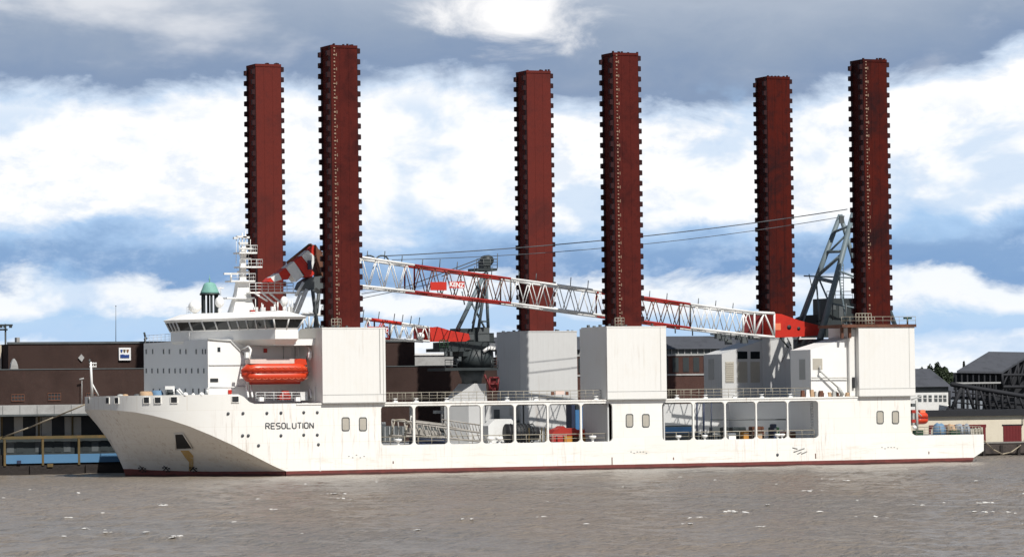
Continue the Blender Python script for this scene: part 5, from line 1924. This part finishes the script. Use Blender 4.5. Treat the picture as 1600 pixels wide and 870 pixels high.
# ------------------------------------------------------------------ THE QUAY
def build_quay_left():
    # landing stage in front of the brick warehouse
    Y = QY
    st = thing('landing_stage', 'dark river landing stage with sky blue strip, yellow beams and white doors', 'landing stage', (0, Y + 3, 0))
    x0, x1 = -40.0, 34.0
    zb1 = on(75, 726, Y=Y).z
    MB().box(x0, x1, Y, Y + 1.1, -2.5, zb1).build('pontoon_wall', WEED, st)
    zt, zbb = on(75, 709.5, Y=Y).z, on(75, 723, Y=Y).z
    xl = on(9, 715, Y=Y).x
    MB().box(xl, x1, Y - .12, Y + .3, zbb, zt).build('blue_fender_strip', SKYBLUE, st)
    MB().box(x0, x1, Y + .35, Y + 1.0, zb1, zt).build('strip_backing', WEED, st)
    zy = on(75, 683, Y=Y).z
    MB().box(x0, x1, Y + .8, Y + 1.0, zt, zy).build('lower_wall', CDARK, st)
    MB().box(x0, x1, Y - .2, Y + .15, zy - .18, zy + .22).build('yellow_beam', YELLOW, st)
    for px in (7, 66.5, 123):
        p = on(px, 700, Y=Y)
        MB().box(p.x - .16, p.x + .16, Y - .15, Y + .1, zbb - .3, zy - .19).build('yellow_post', YELLOW, st)
    for k in range(22):
        x = xl + .4 + k * 1.35
        if x < x1 and k % 5 != 2:
            MB().box(x, x + 1.0, Y + .75, Y + .795, zt + .3, zy - .5).build('wall_panel', CMID if k % 3 == 0 else CDARK, st)
    zf0, zf1 = on(75, 648, Y=Y).z, on(75, 632, Y=Y).z
    MB().box(x0, x1, Y + 2.2, Y + 2.5, zy, zf0).build('gallery_wall', DARK, st)
    for a, b_ in ((22, 36), (56, 64), (65, 81), (101, 113), (114, 127), (-14, 3)):
        d = MB().boxpx(a, 651, b_, 681, Y + 2.1, Y + 2.19)
        d.build('sliding_door', DOORW, st)
    p = on(2, 665, Y=Y)
    for px in (3, 61, 113.5):
        q = on(px, 665, Y=Y + 1.9)
        MB().box(q.x - .12, q.x + .12, Y + 1.9, Y + 2.1, zy + .2, zf0).build('gallery_post', YELLOW, st)
    MB().box(x0, x1, Y - .2, Y + 12, zf0, zf1).build('canopy_fascia', FASCIA, st)
    MB().box(x0, x1, Y - .28, Y - .203, zf0 - .12, zf0 + .14).build('gutter', CMID, st)
    for k in range(30):
        x = x0 + 1 + k * 2.45
        MB().box(x, x + .06, Y - .24, Y - .203, zf0 + .15, zf1 - .05).build('fascia_joint', CMID, st)
    MB().boxpx(27, 719, 33, 724, Y - .3, Y - .12).build('mooring_ring_plate', NAVY, st)
    MB().boxpx(74, 724, 83, 729, Y - .2, Y - .005).build('timber_fender', YELLOW, st)
    for k in range(9):
        x = x0 + 4 + k * 8
        MB().box(x, x + .5, Y - .35, Y - .004, -2, zb1 - .1).build('pile', WEED, st)
    # brick warehouse: lower range, taller block behind, its red middle range and clerestory to the right
    wh = thing('brick_warehouse', 'long dark brown brick terminal warehouse behind the ship', 'warehouse', (40, 60, 1.9))
    Yw = Y + 12.05
    zl, zh = on(100, 577, Y=Yw).z, on(100, 537, Y=Yw + 6).z
    MB().box(-40, 84, Yw, Yw + 20, 1.9, zl).build('front_wall', BRICK, wh)
    MB().box(-40, 84, Yw - .08, Yw + .3, zl + .003, zl + .13).build('parapet_coping', CMID, wh)
    xw0 = on(13, 555, Y=Yw + 6).x
    xw1 = on(648, 540, Y=Yw + 6).x
    MB().box(xw0, xw1, Yw + 6, Yw + 30, 1.9, zh).build('upper_wall', BRICK, wh)
    MB().box(xw0 - .1, xw1 + .1, Yw + 5.85, Yw + 6.3, zh + .003, zh + .3).build('parapet_coping', CMID, wh)
    MB().boxpx(0, 539, 2.5, 577, Yw + 9, Yw + 12).build('white_end_wall', CREAM, wh)
    MB().boxpx(12.8, 541, 31, 577, Yw + 5.7, Yw + 5.99).build('brick_pier', BRICK, wh)
    # windows with glazing bars
    for a, b_, c, d in ((18, 616, 38, 626), (75, 614, 95, 625), (135, 614, 150, 624)):
        w = MB().boxpx(a, b_, c, d, Yw - .05, Yw + .02)
        wo = w.build('window', DARK, wh)
        f = MB()
        for i in range(5):
            x = a + (c - a) * i / 4
            f.boxpx(x - .4, b_, x + .4, d, Yw - .12, Yw - .055)
        for i in range(3):
            z = b_ + (d - b_) * i / 2
            f.boxpx(a, z - .4, c, z + .4, Yw - .14, Yw - .122)
        f.build('glazing_bars', RUSTED, wo)
    # round-headed pale niche and a diamond wall lamp
    c = on(21, 577, Y=Yw + 5)
    MB().prism([xz(15, 577, Yw + 3), xz(16.5, 568, Yw + 3), xz(19, 562, Yw + 3), (xz(21.5, 560, Yw + 3)), xz(25, 565, Yw + 3), xz(27, 572, Yw + 3), xz(27.5, 577, Yw + 3)], Yw + 2.6, Yw + 3.2).build('roof_vent', FASCIA, wh)
    MB().prism([xz(122, 559, Yw + 5.9), xz(127, 553, Yw + 5.9), xz(131.5, 558.5, Yw + 5.9), xz(127.5, 565, Yw + 5.9)], Yw + 5.8, Yw + 5.95).build('diamond_plaque', FASCIA, wh)
    lp = MB().tube(on(128, 632, Y=Yw - .6), on(128, 592, Y=Yw - .6), .06, 5).tube(on(124, 592.5, Y=Yw - .7), on(131, 591, Y=Yw - .7), .12, 5)
    lp.build('wall_lamp', FASCIA, wh)
    # the square sign with three small emblems above a wave
    s = MB().boxpx(185.8, 543, 204.5, 562.5, Yw + 5.7, Yw + 5.95)
    so_ = s.build('wall_sign', SIGNW, wh, label='square white sign with three small emblems over a blue wave')
    Ys = Yw + 5.64
    MB().prism([xz(188, 553.8, Ys), xz(192, 553.2, Ys), xz(196, 554.2, Ys), xz(202, 553.6, Ys), xz(202, 559, Ys), xz(188, 559, Ys)], Ys, Ys + .055).build('blue_wave', SIGNB, so_)
    for px, m_ in ((190, SIGNB), (194.6, YELLOW), (199.6, SIGNO)):
        MB().prism([xz(px - 1.9, 545.8, Ys), xz(px + 1.9, 545.8, Ys), xz(px + 1.6, 548, Ys), xz(px + .7, 550.5, Ys), xz(px - .7, 550.5, Ys), xz(px - 1.6, 548, Ys)], Ys, Ys + .055).build('emblem', m_, so_)
    # roof lights and small roof boxes
    MB().boxpx(26, 527, 31, 538, Yw + 8, Yw + 9).build('roof_box', FASCIA, wh)
    MB().prism([xz(101, 538, Yw + 8), xz(104, 534.5, Yw + 8), xz(111, 534.5, Yw + 8), xz(114, 538, Yw + 8)], Yw + 8, Yw + 9).build('roof_light', CMID, wh)
    MB().prism([xz(213, 537, Yw + 8), xz(216, 533.5, Yw + 8), xz(222, 533.5, Yw + 8), xz(225, 537, Yw + 8)], Yw + 8, Yw + 9).build('roof_light', CMID, wh)
    st2 = thing('roof_statue', 'small dark figure-like finial on the warehouse roof', 'finial', tuple(on(227, 537, Y=Yw + 9)))
    MB().path([on(226, 537, Y=Yw + 9), on(227.5, 528, Y=Yw + 9), on(225.5, 519, Y=Yw + 9)], .16, 5).tube(on(225, 530, Y=Yw + 9), on(230, 528, Y=Yw + 9), .12, 5).build('finial_post', CDARK, st2)
    # right-hand range with gallery windows
    rg = thing('gallery_warehouse', 'red-brown brick warehouse with a dark slate roof and white string courses amidships', 'warehouse', (110, 62, 1.9))
    Yr = Y + 14
    xa, xb = on(775, 560, Y=Yr).x, on(1245, 560, Y=Yr).x
    z0, z1, z2 = on(1070, 612, Y=Yr).z, on(1070, 555.5, Y=Yr).z, on(1070, 545, Y=Yr).z
    MB().box(xa, xb, Yr, Yr + 16, 1.9, z1).build('brick_wall', BRICKR, rg)
    zr = on(1070, 525, Y=Yr + 6).z
    rf = MB()
    rf.add([(xa, Yr - .4, z2), (xb, Yr - .4, z2), (xb, Yr + 6, zr), (xa, Yr + 6, zr), (xa, Yr + 14, z2), (xb, Yr + 14, z2)], [(0, 1, 2, 3), (3, 2, 5, 4)])
    rf.build('slate_roof', SLATE, rg)
    MB().box(xa, xb, Yr - .10, Yr + .2, z1 + .003, z1 + .25).build('white_string_course', FASCIA, rg)
    zs = on(1070, 585, Y=Yr).z
    MB().box(xa, xb, Yr - .12, Yr - .003, zs - .12, zs + .12).build('white_string_course', FASCIA, rg)
    MB().box(xa, xb, Yr + .1, Yr + .4, z1 + .25, z2).build('clerestory', CMID, rg)
    n = 46
    for k in range(n):
        x = xa + (xb - xa) * (k + .5) / n
        MB().box(x - .06, x + .06, Yr - .02, Yr + .097, z1 + .25, z2 - .02).build('clerestory_bar', FASCIA, rg)
    zA, zB = on(1070, 581, Y=Yr).z, on(1070, 558, Y=Yr).z
    for k in range(30):
        x = xa + 1.2 + k * 1.75
        if x < xb - 1:
            MB().box(x, x + 1.0, Yr - .05, Yr - .002, zA, zB).build('window', CDARK, rg)
    # pale flat-roofed block seen in the gap
    pb = thing('pale_flat_roofed_block', 'pale grey flat-roofed block showing between the warehouse and the crane column', 'building', (66, 80, 1.9))
    Yp = Y + 34
    a = on(646, 555, Y=Yp)
    e = on(735, 554, Y=Yp)
    MB().box(a.x, e.x, Yp, Yp + 12, 1.9, a.z).build('block_wall', FASCIA, pb)
    MB().box(a.x - .2, e.x, Yp - .2, Yp + .3, a.z + .003, a.z + .3).build('block_coping', CWHITE, pb)
    # cupola of the town hall behind the bridge
    cu = thing('cupola_tower', 'lantern cupola with a green copper dome rising behind the bridge', 'tower', tuple(on(328, 600, Y=Yw + 14)))
    Yc = Yw + 14
    c = on(328, 490, Y=Yc)
    P = lambda y: on(328, y, Y=Yc).z
    MB().box(c.x - 2.2, c.x + 2.2, Yc - 2.2, Yc + 2.2, 1.9, P(491)).build('tower_base', CMID, cu)
    for k in range(6):
        th = math.pi / 3 * k + .41
        x, y = c.x + 1.12 * math.cos(th), Yc + 1.12 * math.sin(th)
        MB().box(x - .15, x + .15, y - .15, y + .15, P(491), P(461)).build('column', CDARK, cu)
    MB().lathe((c.x, Yc, 0), [(1.5, P(461)), (1.5, P(458.5)), (.1, P(458.4))], 16).build('entablature', CDARK, cu)
    zz = P(458.4)
    MB().lathe((c.x, Yc, zz), [(1.42, 0), (1.33, .25), (1.10, .8), (.95, 1.2), (.78, 1.48), (.42, 1.64), (.05, 1.70)], 16).build('copper_dome', COPPER, cu)
    MB().lathe((c.x, Yc, zz + 1.7), [(.12, 0), (.05, .2), (.16, .4), (.05, .6), (.03, 1.0), (.01, 1.05)], 8).build('dome_finial', COPPER, cu)
    # mooring line from the stage to the bow
    tag(MB().path([on(4, 683, Y=Y - .4), on(45, 668, Y=36), on(84, 652, Y=29), on(132, 632, Y=20)], .11, 5).build('bow_mooring_line', HAWSER), 'pale mooring line slanting from the landing stage up to the bow', 'rope')
    # floodlight mast and flag pole
    lm = thing('floodlight_mast', 'dark floodlight mast with cross arms behind the warehouse at the far left', 'light mast', tuple(on(8, 640, Y=Yw + 32)))
    Yl = Yw + 32
    MB().tube(on(9, 640, Y=Yl), on(8.5, 506, Y=Yl), .14, 6).build('mast_post', CDARK, lm)
    for x0, x1, y in ((-4, 20, 508), (0, 12, 515)):
        MB().boxpx(x0, y - 1.5, x1, y + 1, Yl - .3, Yl + .3).build('cross_arm', CDARK, lm)
    for px in (0, 6, 15):
        MB().boxpx(px, 508, px + 4, 512, Yl - .6, Yl - .3).build('floodlight', CDARK, lm)
    fp = thing('flag_pole', 'thin bare flag pole on the warehouse roof', 'pole', tuple(on(181, 538, Y=Yw + 10)))
    MB().tube(on(181, 540, Y=Yw + 10), on(181, 478, Y=Yw + 10), .055, 6, .03).build('pole_shaft', CMID, fp)
    MB().ball(on(181, 478, Y=Yw + 10), .09, 8, 5).build('pole_cap', CMID, fp)


build_quay_left()


def build_quay_right():
    Y = QY
    q = thing('quay_wall', 'weathered brown quay wall with a dark foot at the river edge astern', 'quay wall', (140, Y, 0))
    zt, zm = on(1570, 692, Y=Y).z, on(1570, 708, Y=Y).z
    MB().box(34.2, 420, Y + .01, Y + 1.2, zm, zt).build('wall_face', STONE, q)
    MB().box(34.2, 420, Y + .2, Y + 1.2, -3, zm).build('wall_foot', WEED, q)
    for k in range(26):
        x = 118 + k * 3.1
        MB().box(x, x + .45, Y - .18, Y + .0, -1, zt - .3).build('fender_pile', WEED, q)
    MB().box(34.2, 420, Y - .1, Y + 1.3, zt + .003, zt + .22).build('wall_coping', CONCRETE, q)
    # cream quay shed
    Yc = Y + 12
    cs = thing('cream_quay_shed', 'low cream rendered quay shed with dark red doors and a flat dark roof edge', 'shed', (160, Yc, 2))
    zt2 = on(1560, 649, Y=Yc).z
    x0, x1 = on(1330, 660, Y=Yc).x, on(1760, 660, Y=Yc).x
    MB().box(x0, x1, Yc, Yc + 14, 1.9, zt2).build('shed_wall', CREAM, cs)
    MB().box(x0 - .3, x1, Yc - .5, Yc + 14, zt2 + .003, zt2 + .95).build('roof_edge', TIMBER, cs)
    d = MB().boxpx(1567.5, 664, 1596.5, 692, Yc - .06, Yc + .02)
    do = d.build('shed_door', DOORRED, cs)
    for k in range(6):
        a = 1568.5 + k * 4.7
        MB().boxpx(a, 665.5, a + 4.2, 692, Yc - .10, Yc - .065).build('plank', DOORRED, do)
    MB().boxpx(1566, 662.8, 1598, 664, Yc - .1, Yc + .02).build('door_lintel', TIMBER, do)
    d = MB().boxpx(1452, 664.5, 1540, 694, Yc - .06, Yc + .02)
    do = d.build('shed_door', PANEL, cs, label='wide pale door framed in dark red')
    MB().boxpx(1452, 664, 1541, 667.5, Yc - .16, Yc - .062).boxpx(1536.5, 667.6, 1540.5, 694, Yc - .16, Yc - .062).boxpx(1452, 667.6, 1455, 694, Yc - .16, Yc - .062).build('door_frame', DOORRED, do)
    MB().tube(on(1598, 664, Y=Yc - .3), on(1599, 640, Y=Yc - .3), .06, 5).build('rain_pipe', CMID, cs)
    # white-walled slate-roofed shed
    Ys = Y + 34
    sh = thing('slate_roofed_shed', 'white windowed shed with a long slate roof just right of the stern', 'shed', tuple(on(1462, 660, Y=Ys)))
    xa, xb = on(1395, 620, Y=Ys).x, on(1484, 620, Y=Ys).x
    za, zb = on(1460, 645, Y=Ys).z, on(1460, 613, Y=Ys).z
    MB().box(xa, xb, Ys, Ys + 10, 1.9, zb).build('shed_wall', CWHITE, sh)
    ze, zr = on(1460, 604, Y=Ys).z, on(1460, 575.5, Y=Ys + 7).z
    MB().box(xa, xb, Ys + .4, Ys + 9, zb + .003, ze).build('eaves_wall', CMID, sh)
    r = MB()
    xr = xb + .3
    r.add([(xa, Ys - .3, ze), (xr, Ys - .3, ze), (xr, Ys + 7, zr), (xa, Ys + 7, zr), (xr, Ys + 14, ze), (xa, Ys + 14, ze)], [(0, 1, 2, 3), (3, 2, 4, 5), (1, 4, 2)])
    r.build('slate_roof', SLATE, sh)
    MB().box(xa, xb + .1, Ys - .3, Ys - .003, za - .9, za).build('plinth', BRICKR, sh)
    for a, b_ in ((1434, 1440), (1443, 1448), (1451, 1456), (1460, 1465), (1467, 1472), (1474, 1479)):
        w = MB().boxpx(a, 617, b_, 627, Ys - .06, Ys + .02)
        wo = w.build('window', CMID, sh)
        MB().boxpx(a, 621.5, b_, 622.3, Ys - .10, Ys - .062).build('glazing_bar', CWHITE, wo)
    # big dark open shed on timber legs
    Yb = Y + 46
    bs = thing('open_timber_shed', 'big slate-roofed open shed on black timber framing at the right edge', 'shed', tuple(on(1540, 660, Y=Yb)))
    e1, e2 = on(1495, 579, Y=Yb), on(1566, 580, Y=Yb)
    r1, r2 = on(1545, 549, Y=Yb + 9), on(1640, 545.5, Y=Yb + 9)
    g1 = on(1640, 534, Y=Yb)
    d = (r2 - r1)
    b2 = e1 + (r1 - e1) * 2 * 1
    t = MB()
    rr2 = e2 + (r1 - e1)
    t.add([e1, e2, rr2, r1], [(0, 1, 2, 3)])
    off = Vector((0, 0, -.35))
    t.add([p + off for p in (e1, e2, rr2, r1)], [(3, 2, 1, 0)])
    t.add([e1, e2, e1 + off, e2 + off, rr2, rr2 + off, r1, r1 + off], [(0, 2, 3, 1), (1, 3, 5, 4), (0, 6, 7, 2)])
    ba = Vector((2 * r1.x - e1.x, 2 * r1.y - e1.y, e1.z))
    bb = ba + (rr2 - r1)
    t.add([r1, rr2, bb, ba], [(0, 1, 2, 3)])
    t.build('slate_roof', SLATE, bs)
    # gable truss members and posts
    for f in (0, .25, .5, .75, 1.0):
        p = e2.lerp(rr2, f)
        q = Vector((p.x, p.y, e2.z - 2.6))
        MB().tube(p - Vector((0, 0, .3)), q, .22, 5).build('gable_post', TIMBER, bs)
    for f0, f1 in ((0, .25), (.25, .5), (.5, .75), (.75, 1)):
        p, q = e2.lerp(rr2, f1), e2.lerp(rr2, f0)
        MB().tube(p - Vector((0, 0, .3)), Vector((q.x, q.y, e2.z - 2.6)), .17, 5).build('gable_brace', TIMBER, bs)
    MB().tube(e2 - Vector((0, 0, .6)), Vector((bb.x, bb.y, e2.z - .6)), .26, 5).build('tie_beam', TIMBER, bs)
    MB().tube(e2 - Vector((0, 0, 2.6)), Vector((bb.x, bb.y, e2.z - 2.6)), .3, 5).build('tie_beam', TIMBER, bs)
    for f in np.linspace(0, 1, 9):
        p = e1.lerp(e2, f) + Vector((0, .4, -.3))
        MB().box(p.x - .14, p.x + .14, p.y - .14, p.y + .14, 1.9, p.z).build('post', TIMBER, bs)
    zr0 = on(1530, 598, Y=Yb).z
    MB().box(e1.x - .2, e2.x, Yb + .1, Yb + .3, zr0 - .12, zr0 + .14).build('side_rail', FASCIA, bs)
    bx = MB()
    bx.add([Vector((e1.x, Yb + 1.2, e1.z - .3)), Vector((e2.x, Yb + 1.2, e2.z - .3)), Vector((e2.x, Yb + 1.2, e2.z - 3.2)), Vector((e1.x, Yb + 1.2, e1.z - 3.2))], [(0, 3, 2, 1)])
    bx.build('back_boarding', TIMBER, bs)
    MB().box(e2.x + .4, e2.x + 26, Yb + 7, Yb + 7.4, 4.0, e2.z + 1.5).build('end_boarding', TIMBER, bs)
    # black truss conveyor bridge
    Yt = Y + 28
    br = thing('truss_footbridge', 'black steel truss footbridge sloping down to the right over the cream shed', 'footbridge', tuple(on(1540, 660, Y=Yt)))
    def beam(x0, y0, x1, y1, r, name='truss_member', dy=0):
        MB().tube(on(x0, y0, Y=Yt + dy), on(x1, y1, Y=Yt + dy), r, 5).build(name, TIMBER, br)
    for dy in (0, 3.0):
        beam(1486, 600, 1660, 629, .40 if dy == 0 else .3, 'top_chord', dy)
        beam(1480, 640, 1660, 648, .38, 'bottom_chord', dy)
    for x0, y0, x1, y1, r in ((1483.5, 610, 1483.5, 642, .22), (1502, 606, 1486, 642, .34), (1505.5, 606, 1505.5, 642, .20), (1510, 605, 1523, 643, .26), (1525.5, 606, 1525.5, 643, .22),
                              (1531, 608, 1542, 643, .24), (1546, 610, 1546, 644, .2), (1551, 612, 1561, 644, .22), (1566, 612, 1566, 645, .2), (1572, 614, 1581, 645, .2), (1586.5, 616, 1586.5, 646, .2), (1592, 617, 1602, 646, .2)):
        beam(x0, y0, x1, y1, r)
    for k in range(3):
        beam(1488, 612 + k * 8, 1660, 628 + k * 8, .12, 'hand_rail', 3.0)
    beam(1500, 620, 1660, 640, .2, 'stringer', 1.5)
    # grey sheds glimpsed through the truss
    gs = thing('grey_roofed_sheds', 'low grey-roofed shed glimpsed through the black truss', 'shed', tuple(on(1540, 660, Y=Yb + 16)))
    Yg = Yb + 20
    a, e = on(1484, 606, Y=Yg), on(1680, 606, Y=Yg)
    zz = on(1540, 620, Y=Yg).z
    g = MB()
    g.add([(a.x, Yg, zz), (e.x, Yg, zz), (e.x, Yg + 8, a.z + .4), (a.x, Yg + 8, a.z + .4)], [(0, 1, 2, 3)])
    g.build('shed_roof', SLATE, gs)
    MB().box(a.x, e.x, Yg + .3, Yg + 8, 1.9, zz - .003).build('shed_wall', TARP, gs)
    # stern lines
    tag(MB().path([on(1535, 686, Y=5), on(1552, 702, Y=20), on(1566, 709, Y=30), on(1580, 706, Y=38), on(1594, 696, Y=Y - .3), on(1604, 682, Y=Y + 6)], .10, 5).build('stern_mooring_line', HAWSER), 'slack pale stern mooring line running from the ship to the quay', 'rope')
    # trees beyond the sheds
    random.seed(21)
    kinds = [(1440, 576, 9, 'rounded dark tree behind the slate roof, left one of the clump'), (1453, 575, 11, 'wide dark tree behind the slate roof, second of the clump'), (1466, 572.5, 12, 'tallest rounded dark tree behind the slate roof'),
             (1480, 576, 11, 'low dark tree behind the slate roof beside the pointed one'), (1506, 565, 5, 'pointed dark conifer top left of the big shed roof')]
    for px, py, w, lab in kinds:
        Yt2 = Y + 110
        c = on(px, py, Y=Yt2)
        t = thing('tree' if px != 1506 else 'conifer_tree', lab, 'tree', (c.x, Yt2, 1.9), 'trees beyond the slate-roofed shed')
        Hh = c.z - 1.9
        MB().tube((c.x, Yt2, 1.9), (c.x, Yt2, 1.9 + Hh * .8), .4, 7, .12).build('trunk', BARK, t)
        lv = MB()
        rad = w / 9.5
        for i in range(3600):
            if px == 1506:
                u = random.random() ** .7
                R = rad * 1.6 * u * random.uniform(.3, 1)
                th = random.uniform(0, 6.28)
                p = Vector((c.x + R * math.cos(th), Yt2 + R * math.sin(th), c.z - u * Hh * .6))
            else:
                v = Vector((random.gauss(0, 1), random.gauss(0, 1), random.gauss(0, 1))).normalized() * random.uniform(.6, 1) ** .5
                lump = 1 + .25 * math.sin(v.x * 5 + px) * math.cos(v.z * 4 + px)
                p = Vector((c.x + v.x * rad * 1.3 * lump, Yt2 + v.y * rad * 1.3, c.z - Hh * .32 + v.z * Hh * .32 * lump))
            a = Vector((random.gauss(0, 1), random.gauss(0, 1), random.gauss(0, 1))).normalized() * random.uniform(.14, .30)
            b_ = a.cross(Vector((random.gauss(0, 1), random.gauss(0, 1), random.gauss(0, 1)))).normalized() * random.uniform(.14, .28)
            lv.add([p - a, p + b_, p + a, p - b_], [(0, 1, 2, 3)])
        lv.build('crown', LEAF, t)


build_quay_right()
